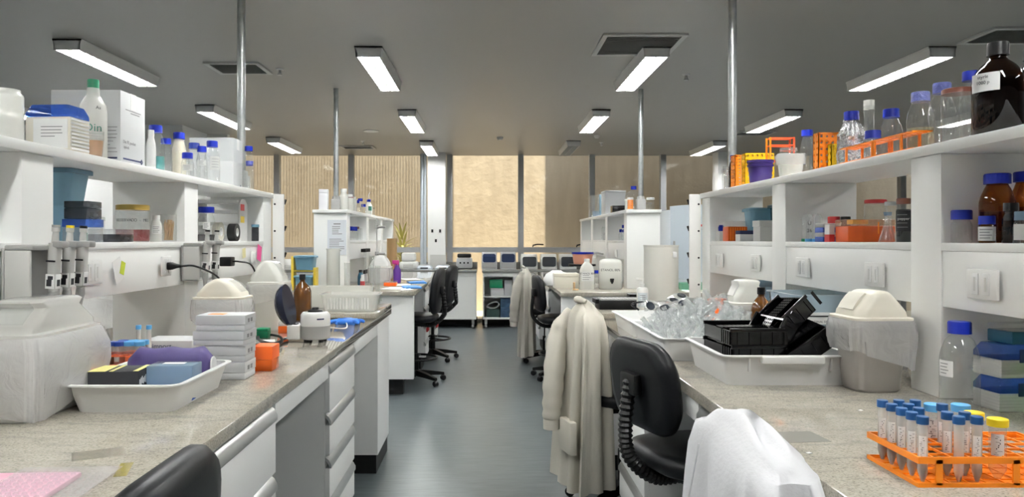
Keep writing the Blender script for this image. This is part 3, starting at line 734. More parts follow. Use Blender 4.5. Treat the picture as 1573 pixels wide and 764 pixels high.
coat((.435, 8.42, 0), math.radians(-88), 'greyish lab coat hanging on the farther chair at the far right bench', .34, .11, 1.05, .08, COATG, 1, 12, 1.3, neck=.35)
office_chair((.66, 8.45, 0), math.radians(-88), 'black lab chair under the greyish lab coat, far right bench', .60, .99, bw=.32, bh=.30, stem='flat')

# ================================================================== NEAR LEFT BENCH
# swing bin, biggest at the left edge
swing_bin((-1.172, 1.965, ZB), .31, .15, .30, 'large white swing-lid bin at the left edge of the near left bench', WHITE, FROST, PI / 2, .34, True, CPLAS, .012, .72, 4, .66, bagout=.022)
# white tray with boxes
TX, TY = -.945, 2.125
t = T('plastic_tray', 'white plastic tray holding black boxes and a purple pack on the left bench', 'tray', (TX, TY, ZB))
tray_mb(.295, .395, .075, .020, .013, .03).build('body', WHITE, t)
zt = ZB + .0035
t = T('carton_box', 'black and yellow carton lying in the white tray on the left bench', 'box', (TX - .062, TY - .07, zt), .10)
MB().bx(-.065, .065, -.05, .05, 0, .092, .001).build('body', INK, t)
MB().bx(-.065, -.02, -.0505, .05, .0922, .093).bx(.052, .065, -.0505, .05, .0922, .093).bx(-.01, .0, -.0505, .05, .0922, .093).build('yellow_band', mat('pale_yellow_print', (.75, .70, .25), .5), t)
g = MB()
for k in range(9): g.bx(.0655, .066, -.042 + k * .009, -.036 + k * .009, .055 - .003 * (k % 2), .068 + .003 * (k % 3))
g.build('lettering', PAPER, t)
t = T('wipes_pack', 'purple wrapped pack lying along the back of the white tray', 'pack', (TX + .0, TY + .12, zt + .002), .05)
MB().loft([[(x, y * .45, z) for y, z, _ in []] or rrect(.001, .001, .0003, 0)] if False else [[(-.12 + .24 * i / 8, p[0] * (1 if 0 < i < 8 else .55),   .06 + p[1] * (1 + .06 * math.sin(i * 2)) * (1 if 0 < i < 8 else .55)) for p in rrect(.09, .118, .035, 0)] for i in range(9)]).build('wrap', PURF, t, 60)
MB().loft([[(.121 + .004 * i, p[0] * s, .06 + p[1] * s) for p in rrect(.09, .118, .035, 0)] for i, s in enumerate((.56, .5))]).build('white_end', PAPER, t)
t = T('pipette_tip_box', 'clear blue hinged tip box in the white tray, right side', 'tip box', (TX + .067, TY - .02, zt), .05)
MB().bx(-.062, .062, -.04, .04, 0, .045, .003).build('base', BLUEB, t)
MB().bx(-.063, .063, -.041, .041, .0455, .098, .004).build('lid', BLUEF, t)
MB().bx(-.03, .03, -.012, .012, .0982, .0987).build('label', PAPER, t)
one('paper_slip', 'folded white paper slip in the front of the white tray', 'paper', MB().bx(-.05, .05, -.02, .02, 0, .002).bx(-.03, .05, -.015, .018, .002, .004), PAPER, (TX + .06, TY - .135, zt + .001), .1)
# orange racks of tubes behind
RX, RY = -1.245, 2.46
rk = tube_rack((-1.235, 2.45, ZB), 7, 3, .032, .0145, .075, 'orange red tube rack behind the large white bin on the left bench', mat('orange_red_plastic', (.75, .12, .03), .4), .05)
for i in range(7):
    for j in range(3):
        if (i, j) in ((4, 0), (5, 0), (6, 0), (3, 2)): continue
        
        x, y = -1.235 + (i - 3) * .032 * math.cos(.05) - (j - 1) * .032 * math.sin(.05), 2.45 + (i - 3) * .032 * math.sin(.05) + (j - 1) * .032 * math.cos(.05)
        falcon((x, y, ZB + .0035), 'blue-capped conical tube standing in the orange red rack on the left bench', BLUEB if i < 5 else BLUEL, .112, liq=[ORAL, BROWNS, None][(i + j) % 3], lf=.55, lab=i < 3, big=True, group='blue-capped tubes in the left orange red rack')
for i, (x, y) in enumerate(((-1.075, 2.55), (-1.105, 2.56))):
    pass
tl = T('tube_rack', 'low orange tray rack with two thin tubes behind the white tray', 'tube rack', (-1.19, 2.585, ZB))
MB().bx(-.06, .05, -.03, .03, 0, .003).build('base_plate', NEON, tl)
holed(6, 3, .018, .0085, .06, .063, Matrix.Translation((-.058, -.027, 0))).build('holed_plate', NEON, tl)
for sx in (-.056, .046):
    for sy in (-.026, .023): MB().bx(sx - .003, sx + .003, sy - .003, sy + .003, .003, .06).build('leg', NEON, tl)
for i, x in enumerate((-.013, .023)): falcon((-1.19 + x, 2.585, ZB + .0035), 'thin light-blue-capped tube, %s of the two standing in the low orange rack' % ('left' if i == 0 else 'right'), BLUEL, .150, r=.0075, liq=None, lab=False, group='thin tubes in the low orange rack')
boxy((-1.185, 2.265, ZB), .12, .12, .055, 'fluorescent orange lidded box between the white bin and the white tray', NEON, 'tip_box', 'box', .1, lidm=NEON, lidh=.25, over=.002)
# carton and stack
p = at(272, 533, ZB)
t = boxy((-1.185, 2.84, ZB), .19, .15, .075, 'low white carton with small dark lettering behind the white tray', CARTON, 'carton_box', 'box', 0, lidm=CARTON, lidh=.45, over=.001)
text(t, 'simport', .026, (-.02, -.0775, .055), FACE_CAM, INKB)
MB().lathe([(.008, 0), (.008, .001), (.005, .001), (.005, 0)], 16, M=R(PI / 2, 0, 0, (-.078, -.0765, .055))).build('emblem', INKB, t)
zz = ZB
sx, sy = -.845, 2.45
lay = [(.150, .10, .045, 0, 'bottom box of the white carton stack on the left bench'), (.148, .10, .048, .02, 'second box from the bottom of the white carton stack on the left bench'), (.168, .11, .044, -.03, 'third box up, jutting left, in the white carton stack on the left bench'), (.155, .105, .046, .02, 'topmost box, orange label on top, of the white carton stack on the left bench')]
lay = [(.140, .11, .056, 0, lay[0][4]), (.138, .11, .052, .02, lay[1][4]), (.162, .12, .046, -.03, lay[2][4]), (.155, .115, .050, .01, lay[3][4])]
for i, (w_, d_, h_, r_, lb) in enumerate(lay):
    t = boxy((sx - (w_ - .14) / 2, sy, zz + .0005), w_, d_, h_, lb, CARTON, 'carton_box', 'box', r_, lidm=CARTON, lidh=.62, group='white cartons stacked on the left bench', over=.0015)
    g = MB()
    for k in range(2): g.bx(w_ / 2 + .0016, w_ / 2 + .0022, -.03 + k * .03, -.012 + k * .03, h_ * .5, h_ * .75)
    g.build('print', INKG, t)
    if i == 3: MB().bx(-.05, 0, -.03, .01, h_, h_ + .0006).build('orange_label', ORA, t)
    zz += h_ + .0007
p = at(402, 571, ZB)
boxy((p[0], p[1] + .045, ZB), .068, .085, .085, 'fluorescent orange tip box beside the white carton stack', ORAT, 'pipette_tip_box', 'tip box', 0, lidm=NEON, lidh=.55, over=.002)
# middle bin
swing_bin((-1.075, 3.05, ZB), .185, .15, .29, 'beige swing-lid bin behind the white carton stack on the left bench', WHITE, CREAM, PI, .31, True, CPLAS, .012, .55, 11, .30, bagout=.010)
swing_bin((-1.09, 3.75, ZB), .165, .15, .345, 'translucent white swing-lid bin beyond the beige one on the left bench', MILKY, MILKY, PI, .37, True, CPLAS, .012, .40, 21, .34, bagout=.008)
# centrifuge with raised lid
cx_, cy_, _ = at(483, 528, ZB); cy_ += .07; cx_ = -.757
t = T('mini_centrifuge', 'small round centrifuge, white over grey, with its dark dome lid open', 'centrifuge', (cx_, cy_, ZB))
MB().lathe([(0, .012), (.058, .012), (.064, .018), (.064, .070), (0, .070)], 36).build('base', GREYP, t)
MB().lathe([(0, .0705), (.064, .0705), (.065, .075), (.064, .118), (.055, .130), (.045, .132), (.045, .12), (0, .12)], 36).build('upper_housing', WHITE, t)
MB().lathe([(0, .121), (.038, .121), (.030, .138), (.016, .142), (.014, .150), (0, .150)], 24).build('rotor', BLACK, t)
for k in range(4):
    a = PI / 4 + PI / 2 * k; MB().lathe([(0, 0), (.012, 0), (.012, .012), (0, .012)], 12, (.045 * math.cos(a), .045 * math.sin(a), 0)).build('foot', BLACK, t)
MB().bx(-.115, -.058, -.045, .045, .012, .075, .006).build('rear_block', WHITE, t)
dm = MB(); rings = []
for k in range(7):
    a = PI / 2 * k / 6; rings.append([(max(.0008, .095 * math.cos(a)) * math.cos(2 * PI * j / 32), max(.0008, .095 * math.cos(a)) * math.sin(2 * PI * j / 32), .06 * math.sin(a)) for j in range(32)])
dm.loft(rings); 
o = dm.build('dome_lid', clear('smoked_blue_lid', (.05, .06, .10), 1.45, .05, milk=.75, milkcol=(.03, .04, .09)), t, 60); o.location = (-.115, 0, .160); o.rotation_euler = (0, math.radians(-102), 0)
MB().tube([(-.085, -.02, .07), (-.085, .02, .07)], .01).build('hinge', BLACK, t)
o = arc_patch(.0655, .10, .106, -1.25, -.75, 6).build('lettering', INKB, t)
cable('power_cable', 'black coiled power cable on the bench left of the small centrifuge', [at(472, 515, ZB + .008), at(440, 520, ZB + .008), at(420, 528, ZB + .008), at(398, 522, ZB + .008), at(402, 514, ZB + .008), at(428, 517, ZB + .014), at(432, 526, ZB + .018), at(408, 528, ZB + .018), at(394, 519, ZB + .016)], .006)
one('paper_sheet', 'white paper sheet lying behind the black cable on the left bench', 'paper', MB().bx(-.06, .06, -.05, .05, 0, .002), PAPER, (-.99, 3.28, ZB + .001), .3)
boxy((-1.02, 3.42, ZB), .05, .05, .045, 'small green box in front of the translucent white bin', GREEN, 'box', 'box', lidm=GREEN, lidh=.3)
bx_ = boxy((-.955, 3.62, ZB), .10, .08, .05, 'orange red lidded box behind the small centrifuge', ORAT, 'box', 'box', .2, lidm=CPLAS, lidh=.3)
boxy((-.83, 3.33, ZB), .08, .10, .07, 'cream instrument block behind the small centrifuge', CREAM, 'instrument', 'instrument', lidm=WHITE, lidh=.4)
# blue gloves
gx, gy, _ = at(533, 498, ZB); 
t = T('nitrile_gloves', 'crumpled blue nitrile gloves lying on the left bench beyond the small centrifuge', 'gloves', (gx, gy, ZB))
gm = MB(); rg = []
for i, (s, z) in enumerate(((1, .001), (1.04, .010), (.80, .024), (.45, .030))): rg.append(crumple(rrect(.13 * s, .085 * s, .03 * s, z, n=10), .010 * s, 30 + i, (3, 5, 8)))
gm.loft(rg).build('palm', GLOVE, t, 70)
for k, (dx, dy) in enumerate(((-.085, .02), (-.095, -.01), (-.08, -.035), (.07, -.05), (.085, .03))):
    MB().tube(spline([(dx * .45, dy * .5, .012), (dx * .75, dy * .9, .016), (dx * 1.05, dy, .008)], 4), [.009] * 8 + [.006], 8).build('finger', GLOVE, t)
cable('thin_tube', 'thin white tubing curled in front of the blue gloves', [at(470, 500, ZB + .005), at(500, 503, ZB + .005), at(528, 505, ZB + .005), at(533, 500, ZB + .012), at(527, 494, ZB + .006), at(500, 496, ZB + .005)], .0035, WHITE, 'tubing')
# raised end slab: basket, lid, cylinders, bottle
ZP = ZB + .03
t = T('plastic_basket', 'clear slatted plastic basket of glassware on the far end of the near left bench', 'basket', (-.805, 4.46, ZP))
bm_ = tray_mb(.33, .24, .10, .018, .010, .03); bm_.build('body', FROST, t)
sl = MB()
for i in range(14):
    x = -.115 + i * .0177; sl.bx(x - .004, x + .004, -.122, -.118, .015, .080)
sl.build('slats', WHITE, t)
for i in range(5):
    x, y = -.805 - .08 + .04 * i, 4.44 + .03 * (i % 2)
    one('glass_tube', 'small clear glass tube lying in the slatted basket on the near left bench', 'glass tube', MB().lathe([(0, 0), (.012, 0), (.012, .10), (.010, .10), (.010, .004), (0, .004)], 14), GLASS, (x, y, ZP + .045 + .008 * (i % 3)), .4 * i, 'glass tubes in the slatted basket', PI / 2 - .12)
tub((-.92, 4.655, ZP), .42, .12, .13, 'shallow white tub behind the slatted basket on the near left bench', MILKY, fl=.01)
def cylinder(pos, r, h, label, m=GLASS, base=True, name='measuring_cylinder'):
    t = T(name, label, 'cylinder', pos)
    MB().lathe([(0, .006), (r, .006), (r, h - .006), (r * 1.12, h), (r * 1.08, h), (r * .93, h - .008), (r * .93, .010), (0, .010)], 24).build('tube', m, t)
    if base: MB().lathe([(0, 0), (r * 1.7, 0), (r * 1.7, .006), (0, .006)], 6).build('foot', m, t)
p = ay(510, 445, 4.80); cylinder((-.985, 4.80, ZP), .042, .36, 'tall frosted plastic cylinder at the far end of the near left bench', MILKY)
cylinder((-.895, 4.79, ZP), .017, .27, 'narrow clear glass cylinder beside the tall frosted cylinder', GLASS)
cylinder((-.70, 4.80, ZP), .017, .25, 'narrow clear glass cylinder behind the slatted basket, nearest the aisle', GLASS)
bottle((-1.03, 4.33 - .15, ZB), .05, .255, 'brown glass bottle behind the small centrifuge on the left bench', BLACK, AMBERL, style='boston', rn=.014)
# things near the left end: bubble wrap pack
t = T('bubble_pack', 'pink sheet pack with bubble wrap at the bottom left corner of the bench', 'pack', (-.86, 1.335, ZB), .05)
MB().bx(-.20, .10, -.10, .075, 0, .012, .005).build('pink_sheets', PINK, t)
bw = MB(); rnd = random.Random(4)
for i in range(14, 26):
    for j in range(12):
        x, y = -.21 + i * .0145, -.11 + j * .0175
        z = .013 if x < .10 and y < .075 else .002
        bw.lathe([(0, .005), (.004, .004), (.0058, 0)], 6, (x + rnd.uniform(-.002, .002), y, z), cap1=False)
bw.bx(-.02, .165, -.115, .10, .0125, .0132).build('bubble_wrap', clear('bubble_film', (.97, .96, .97), 1.25, .15, milk=.12), t)
MB().bx(-.14, -.07, -.06, -.02, .0135, .0142).build('label', PAPER, t); MB().bx(-.15, -.11, -.085, -.045, .0135, .0142).build('orange_label', ORA, t)
MB().bx(-.092, -.076, -.055, -.025, .0143, .0147).build('lettering', INK, t)
for k, (px, py, s) in enumerate(((150, 690, .05), (185, 722, .035), (95, 697, .03))):
    pass
one('tape_patch', 'worn square of clear tape stuck on the near left worktop', 'tape', MB().bx(-.05, .05, -.035, .035, 0, .0006), clear('old_tape', (.95, .94, .91), 1.4, .1, milk=.04), (at(152, 698, ZB)[0], at(152, 698, ZB)[1], ZB + .0004), .5)
one('tape_patch', 'yellowed strip of tape on the worktop by the black chair', 'tape', MB().bx(-.012, .012, -.045, .045, 0, .0006), clear('yellow_tape', (.85, .80, .50), 1.45, .1, milk=.15, milkcol=(.8, .75, .4)), (at(190, 722, ZB)[0], at(190, 722, ZB)[1], ZB + .0004), .3)

# pipettes
def pipette(pos, tiltx, top, label, L=.17, group='pipettes on the left bench stands', tipc=True, lab=True):
    t = T('pipette', label, 'pipette', pos, 0, group, 0, tiltx)
    MB().loft([rrect(.018, .020, .006, -.135), rrect(.024, .030, .008, -.11), rrect(.026, .034, .009, -.03), rrect(.024, .036, .009, 0)]).build('handle', LGREY, t)
    MB().bx(.0, .030, -.018, .018, -.012, .006, .004).build('finger_hook', GREYP, t)
    MB().lathe([(0, 0), (.010, 0), (.008, .030), (.0105, .032), (.0105, .042), (0, .042)], 16).build('plunger', LGREY, t)
    MB().lathe([(0, .0425), (.0105, .0425), (.0105, .050), (0, .050)], 16).build('button', top, t)
    MB().lathe([(0, -.132), (.011, -.132), (.013, -.150), (.009, -.165), (.006, -.19), (.0035, -.135 - L), (0, -.135 - L)], 14).build('tip_cone', GREYP, t)
    if lab:
        MB().bx(.0115, .0145, -.012, .012, -.125, -.085, .001).bx(-.012, .012, -.0185, -.0155, -.125, -.085, .001).build('label', PAPER, t)
        MB().bx(.0146, .0150, -.008, .006, -.118, -.1).bx(-.008, .006, -.0190, -.0186, -.118, -.1).bx(-.005, .009, -.0190, -.0186, -.100, -.09).build('lettering', INK, t)
        MB().bx(-.013, .013, -.0182, -.0178, -.052, -.047).build('mark', INK, t)
    return t
def pip_stand(y0, y1, z, label):
    t = T('pipette_stand', label, 'pipette stand', (-XF + .001, (y0 + y1) / 2, z)); w = (y1 - y0) / 2
    MB().bx(0, .008, -w, w, -.15, .0, .002).build('back_plate', GREYP, t)
    MB().bx(.008, .085, -w, w, -.004, .010, .004).build('top_arm', GREYP, t)
    MB().bx(.008, .075, -w, -w + .012, -.15, -.004, .003).bx(.008, .075, -w, w, -.15, -.142, .002).build('side_arm', LGREY, t)
pip_stand(1.97, 2.23, 1.345, 'grey pipette stand with three pipettes near the left edge')
for i, (y, c_, nm) in enumerate(((2.055, GREYP, 'grey'), (2.125, YEL, 'yellow'), (2.195, BLACK, 'black'))):
    pipette((-1.185, y, 1.36), .05, c_, 'grey pipette with %s button in the stand near the left edge' % nm, .15)
pip_stand(3.13, 3.37, 1.345, 'grey pipette stand with two pipettes on the second shelf divider, left')
for i, (y, nm) in enumerate(((3.17, 'nearer'), (3.28, 'farther'))):
    pipette((-1.185, y, 1.36), .05, BLACK, 'grey pipette with dark button, %s of the two on the second left divider' % nm, .18)
# notes, plugs
def note(px, py, w_, h_, label, m, tilt=0, X=XF - .004, lift=.001, extra=None, name='paper_note'):
    y = F * X / (CX - px); o = MB().bx(0, .0008, -w_ / 2, w_ / 2, -h_ / 2, h_ / 2).build(name, m); o.location = (-X + lift, y, hz(py, y)); o.rotation_euler = (tilt, 0, 0)
    tag(o, label, 'note'); return o
note(181, 416, .058, .085, 'white paper note stuck on the left shelf panel', PAPER, .35)
note(187, 412, .03, .045, 'yellow green sticky note over the white paper note, left panel', mat('lime_note', (.55, .65, .05), .7), -.3, lift=.003, name='sticky_note')
note(374.5, 389, .05, .05, 'pale yellow sticky note on the far left shelf panel', mat('pale_note', (.75, .70, .38), .7), .1, name='sticky_note')
note(398, 389, .075, .085, 'bright pink sticky note at the end of the left shelf panel', STICKP, -.25, name='sticky_note')
def plug(px, py, label, path, block=False):
    y = F * (XF - .004) / (CX - px); z = hz(py, y); t = T('power_plug', label, 'plug', (-XF + .017, y, z))
    if block: MB().bx(0, .055, -.03, .03, -.022, .022, .005).build('body', BLACK, t)
    else: MB().loft([[(x, p[0] * s, p[1] * s) for p in rrect(.038, .030, .008, 0)] for x, s in ((0, 1), (.012, 1.0), (.03, .6), (.05, .35))]).build('body', BLACK, t)
    MB().tube(spline([(.05, 0, 0)] + path, 10), .004, 8).build('cord', BLACK, t)
plug(254, 409, 'black mains plug with drooping cord in the left panel outlet', [(.10, .02, -.002), (.16, .10, -.05), (.17, .18, -.14), (.10, .30, -.22), (.05, .35, -.30), (.05, .36, -.415)])
plug(336, 402, 'black adaptor block with cord in the far left panel outlet', [(.08, .0, .0), (.11, .10, -.02), (.12, .16, -.10), (.11, .18, -.2), (.10, .2, -.412)], True)

# ================================================================== NEAR RIGHT BENCH
# tube rack in the right foreground
rk = T('tube_rack', 'orange tube rack full of screw-cap tubes at the right foreground', 'tube rack', (.785, 1.36, ZB), .0)
RW, RD, pt = .30, .175, .0333
for z0, z1, nm in ((0, .004, 'base_frame'), (.047, .051, 'upper_grid'),):
    g = MB()
    if z0 == 0: g.bx(0, RW, 0, RD, 0, .002)
    for i in range(10): g.bx(i * pt - .002, i * pt + .002, 0, RD, z0, z1)
    for j in range(6): g.bx(-.002, RW + .002, j * .035 - .002, j * .035 + .002, z0, z1 + .0003)
    g.build(nm, ORA, rk)
g = MB().bx(-.004, RW + .004, -.004, 0, .043, .055).bx(-.004, RW + .004, RD, RD + .004, .043, .055).bx(-.004, 0, 0, RD, .043, .055).bx(RW, RW + .004, 0, RD, .043, .055).build('rim', ORA, rk)
g = MB().bx(-.004, RW + .004, -.004, 0, 0, .008).bx(-.004, RW + .004, RD, RD + .004, 0, .008).bx(-.004, 0, 0, RD, 0, .008).bx(RW, RW + .004, 0, RD, 0, .008).build('base_rim', ORA, rk)
for x, y in ((.035, -.004), (.175, -.004), (.265, -.004), (.035, RD), (.175, RD), (.265, RD)):
    MB().bx(x - .006, x + .006, y, y + .004, .004, .05).build('post', ORA, rk)
tubes = []
for j in range(5): tubes.append((0, j, BLUEM, .10 if j < 2 else .45))
tubes += [(1, 3, BLUEM, .5), (1, 2, BLUEM, .1), (1, 4, BLUEM, .3), (2, 0, BLUEM, .05), (2, 1, BLUEM, .3), (3, 3, BLUEM, .5), (3, 0, BLUEM, .06), (3, 1, BLUEM, .35), (2, 4, BLUEM, .3)]
pos_w = ['first', 'next to first', 'middle', 'next to last', 'last, farthest']
for n_, (i, j, c_, lf) in enumerate(tubes):
    falcon((.785 + (i + .5) * pt, 1.36 + (j + .5) * .035, ZB + .0045), 'slim blue-capped tube, %s in the %s column, right foreground rack' % (pos_w[j], ('leftmost', 'second', 'third', 'fourth')[i]), c_, .120, liq=GREYL, lf=lf, lab=(i + j) % 3 != 2 or i == 0)
for i, j, c_, nm in ((4.5, .5, YEL, 'wide yellow-capped tube at the front right of the orange rack'), (4.2, 2.0, YEL, 'wide yellow-capped tube behind another one in the orange rack'), (3.1, 4.0, BLUEL, 'wide light-blue-capped tube at the back of the orange rack, left one'), (4.7, 3.9, BLUEL, 'wide light-blue-capped tube at the back of the orange rack, right one')):
    falcon((.785 + (i + .5) * pt, 1.36 + (j + .5) * .035, ZB + .0045), nm, c_, .112, big=True, liq=None if c_ is YEL else GREYL, lf=.1)
x, y, _ = at(1474, 628, ZB)
bottle((x, y, ZB), .0475, .232, 'large clear bottle with blue cap behind the orange tube rack', rn=.0195, rc=.028, caph=.032, lab=PAPER, labz=(.38, .56), laba=.45, labrot=-.75, liq=None)
# tip boxes under the shelf at the right
def tip_box(pos, label, rz=0, lidm=BLUET, top=None):
    t = T('pipette_tip_box', label, 'tip box', pos, rz, 'blue-lidded tip boxes under the right shelf')
    rib = MB().bx(-.07, .07, -.05, .05, 0, .048, .003)
    for k in range(5): rib.bx(-.0705, .0705, -.0508, .0508, .006 + k * .008, .009 + k * .008)
    rib.build('base', LGREY, t)
    MB().loft([rrect(.142, .102, .006, .0485), rrect(.142, .102, .006, .062), rrect(.118, .085, .012, .085), rrect(.11, .078, .012, .086)]).build('lid', lidm, t)
    MB().bx(-.02, .02, -.0535, -.050, .04, .075, .002).build('clasp', NAVY, t)
    text(t, 'eppendorf', .012, (.02, -.0513, .022), FACE_CAM, INK); return t
tip_box((1.40, 2.0, ZB), 'blue-lidded tip box, lower one under the right shelf', .05)
tip_box((1.40, 2.0, ZB + .088), 'blue-lidded tip box, upper one under the right shelf', .10)
boxy((1.42, 2.0, ZB + .1755), .11, .085, .05, 'dark teal rack lying on the blue-lidded tip boxes', TEALD, 'tip_rack', 'rack', .1, lidm=CPLAS, lidh=.35)
boxy((1.40, 1.83, ZB), .10, .10, .075, 'bright green box at the right edge beside the tip boxes', GREENB, 'box', 'box', .1, lidm=GREENB, lidh=.3)
# beige bin with liner
swing_bin((1.155, 2.255, ZB), .165, .155, .297, 'beige lidded taupe bin with white liner bag on the near right bench', TAUPE, CREAM, .06, .32, True, mat('cream_flap', (.70, .67, .58), .3), .014, .46, 2, .40, bagout=.012)
# clear storage box
x, y, _ = at(1262, 565, ZB)
t = T('storage_box', 'large clear storage box with printed label behind the beige bin, right bench', 'storage box', (1.275, 2.90, ZB), .0)
tray_mb(.275, .28, .245, .022, .012, .03).build('body', BLUEF if False else clear('cloudy_clear_plastic', (.88, .92, .94), 1.4, .1, milk=.35, milkcol=(.62, .72, .80)), t)
MB().bx(-.115, .025, -.1345, -.133, .135, .18, .0005).build('label', PAPER, t)
text(t, 'MATERIAL DENGUE', .011, (-.035, -.1353, .145), FACE_CAM, INK); MB().bx(-.085, .018, -.1356, -.1351, .163, .168).build('rule', INK, t)
MB().bx(-.109, -.093, -.1356, -.135, .155, .160).bx(-.1035, -.0985, -.1356, -.135, .15, .165).build('emblem', INKB, t)
# tray with black racks
WX, WY = .925, 2.50
t = T('plastic_tray', 'white deep plastic tray full of black racks on the near right bench', 'tray', (WX, WY, ZB), 0)
tray_mb(.40, .42, .095, .018, .014, .02).build('body', mat('white_tray_plastic', (.70, .70, .69), .4), t)
tm = MB().loft([[(x, -.215 - d_, z) for x, d_ in ((-.09, 0), (-.08, .014), (.10, .014), (.11, 0))] for z in (.0, .0)][:1] * 1 + [[(x, -.192 - d_, z) for x, d_ in ((-.085, 0), (-.078, .012), (.098, .012), (.105, 0))] for z in (.004,)][:0], False, False) if False else MB()
tm.bx(-.09, .10, -.234, -.205, .072, .094, .004).bx(-.125, -.120, -.215, -.20, .045, .085, .001).bx(.125, .130, -.215, -.20, .045, .085, .001).build('front_lip', mat('white_tray_plastic', (.70, .70, .69), .4), t)
def black_rack(loc, rx, ry, rz, label, L=.20, W=.09, Hh=.055):
    t = T('black_tube_rack', label, 'rack', loc, rz, 'black racks heaped in the white tray', rx, ry)
    b = MB().bx(-L / 2, L / 2, -W / 2, W / 2, 0, .006, .001)
    b.bx(-L / 2, L / 2, -W / 2, -W / 2 + .005, 0, Hh).bx(-L / 2, L / 2, W / 2 - .005, W / 2, 0, Hh).bx(-L / 2, -L / 2 + .005, -W / 2, W / 2, 0, Hh).bx(L / 2 - .005, L / 2, -W / 2, W / 2, 0, Hh)
    for i in range(5): b.bx(-L / 2 - .003, -L / 2, -W / 2 + .008 + i * .017, -W / 2 + .016 + i * .017, .004, Hh).bx(-L / 2 + .02 + i * .038, -L / 2 + .03 + i * .038, -W / 2 - .003, -W / 2, .004, Hh)
    b.build('body', BLACKG, t)
    p_ = L / 12; holed(11, 4, p_, p_ * .36, Hh, Hh + .004, Matrix.Translation((-L * 11 / 24, -2 * p_, 0))).build('holed_plate', BLACKG, t)
    for s in (-1, 1): MB().bx(-L / 2 - .004, L / 2 + .004, s * W / 2 - .004, s * W / 2 + .004, Hh - .002, Hh + .010, .001).build('rim', BLACKG, t)
zt = ZB + .006
for i in range(3): black_rack((WX - .075, WY - .015 + .004 * i, zt + .053 * i), 0, .0, .12 - .03 * i, 'black slotted rack, %s of the left pile in the white tray' % ('bottom', 'middle', 'top')[i], .17, .24, .046)
black_rack((WX + .025, WY - .01, zt + .10), .0, -1.05, .1, 'black rack standing tilted against the left pile in the white tray', .15, .20, .045)
black_rack((WX + .115, WY - .04, zt + .078), .1, -.62, -.05, 'black rack leaning to the right at the front of the white tray', .17, .20, .055)
black_rack((WX + .10, WY + .055, zt + .155), -.1, -.70, .25, 'black rack leaning on top at the right of the white tray', .15, .16, .055)
# brown bottles
bottle((1.20, 3.13, ZB), .046, .235, 'brown glass bottle with black cap behind the black racks, front one', BLACK, AMBERL, style='boston', rn=.014)
bottle((1.20, 3.275, ZB), .044, .24, 'brown glass bottle behind another brown bottle on the right bench', BLACK, AMBERL, style='boston', rn=.014)
# white bin and stuff at the far end
swing_bin((1.205, 3.48, ZB), .155, .15, .265, 'white swing-lid bin behind the brown bottles on the right bench', WHITE, MILKY, 0, .48, True, WHITE, .02, .6, 31, .60, bagout=.006)
boxy((1.47, 3.86, ZB), .16, .12, .24, 'frosted blue box under the far right shelf', BLUEF, 'storage_box', 'box', lidm=BLUEF, lidh=.12, over=.004)
boxy((1.255, 4.05, ZB), .09, .07, .13, 'fluorescent orange box tilted beside the white bin', NEON, 'box', 'box', .5, lidm=NEON, lidh=.25, over=.002)
boxy((1.45, 3.0, ZB), .10, .10, .13, 'green box glimpsed between the brown bottles and storage box', GREEN, 'box', 'box', lidm=GREEN, lidh=.3)
# trays of glass tubes and goggles
UX, UY = .86, 3.05
t = T('plastic_tray', 'white plastic tray heaped with clear tubes on the near right bench', 'tray', (UX, UY, ZB))
tray_mb(.42, .58, .085, .015, .012, .02).build('body', mat('white_tray_plastic', (.70, .70, .69), .4), t)
rnd = random.Random(2); proto = None
for i in range(150):
    u, v = rnd.uniform(-.165, .165), rnd.uniform(-.25, .25)
    hh = .01 + (.135 * math.exp(-((u - .06) ** 2 / .02 + (v - .03) ** 2 / .05))) * rnd.uniform(.25, 1) + .045
    if proto is None:
        proto = T('clear_tube', 'short clear plastic tube in the heap in the white tray', 'tube', (0, 0, 0), 0, 'clear tubes heaped in the white tray')
        MB().lathe([(0, 0), (.006, .001), (.0095, .008), (.0095, .075), (.0112, .075), (.0112, .079), (.0085, .079), (.0085, .01), (0, .008)], 12).build('body', CPLAS, proto)
        o = proto
    else: o = copy_tree(proto)
    o.location = (UX + u, UY + v, ZB + hh); o.rotation_euler = (rnd.uniform(.3, 1.3), rnd.uniform(-.5, .5), rnd.uniform(0, 6.28))
VX, VY = .845, 3.69
t = T('plastic_tray', 'white tray holding clear safety goggles at the far part of the right bench', 'tray', (VX, VY, ZB))
tray_mb(.36, .50, .075, .015, .012, .02).build('body', WHITE, t)
def goggles(loc, rx, ry, rz, label):
    t = T('safety_goggles', label, 'goggles', loc, rz, None, rx, ry)
    fr = []
    for s, z in ((1, 0), (1.02, .03), (.96, .055), (.90, .058)):
        rg = [(x * s, y * s - (.018 if abs(x) < .015 and y < 0 else 0) * -1, z + .35 * x * x * -1) for x, y, _ in rrect(.165, .08, .035, 0, n=8)]; fr.append(rg)
    MB().loft(fr, False, True).build('lens_body', CPLAS, t, 70)
    for sx in (-1, 1): MB().lathe([(.018, 0), (.022, 0), (.022, .006), (.018, .006)], 18, (sx * .045, 0, .055)).lathe([(0, .001), (.018, .001), (.018, .004), (0, .004)], 18, (sx * .045, 0, .055)).build('vent_cap', SCREEN, t)
    MB().tube(spline([(-.085, 0, .01), (-.10, .05, -.02), (0, .09, -.03), (.10, .05, -.02), (.085, 0, .01)], 6), .005).build('strap', SMOKE, t)
goggles((VX - .03, VY - .03, ZB + .085), .9, .2, .2, 'clear safety goggles lying in the far white tray, left pair')
goggles((VX + .06, VY - .13, ZB + .09), .5, -.3, -.3, 'clear safety goggles lying in the far white tray, front pair')
goggles((VX + .10, VY + .06, ZB + .105), .3, -.2, .9, 'clear safety goggles lying in the far white tray, right back pair')
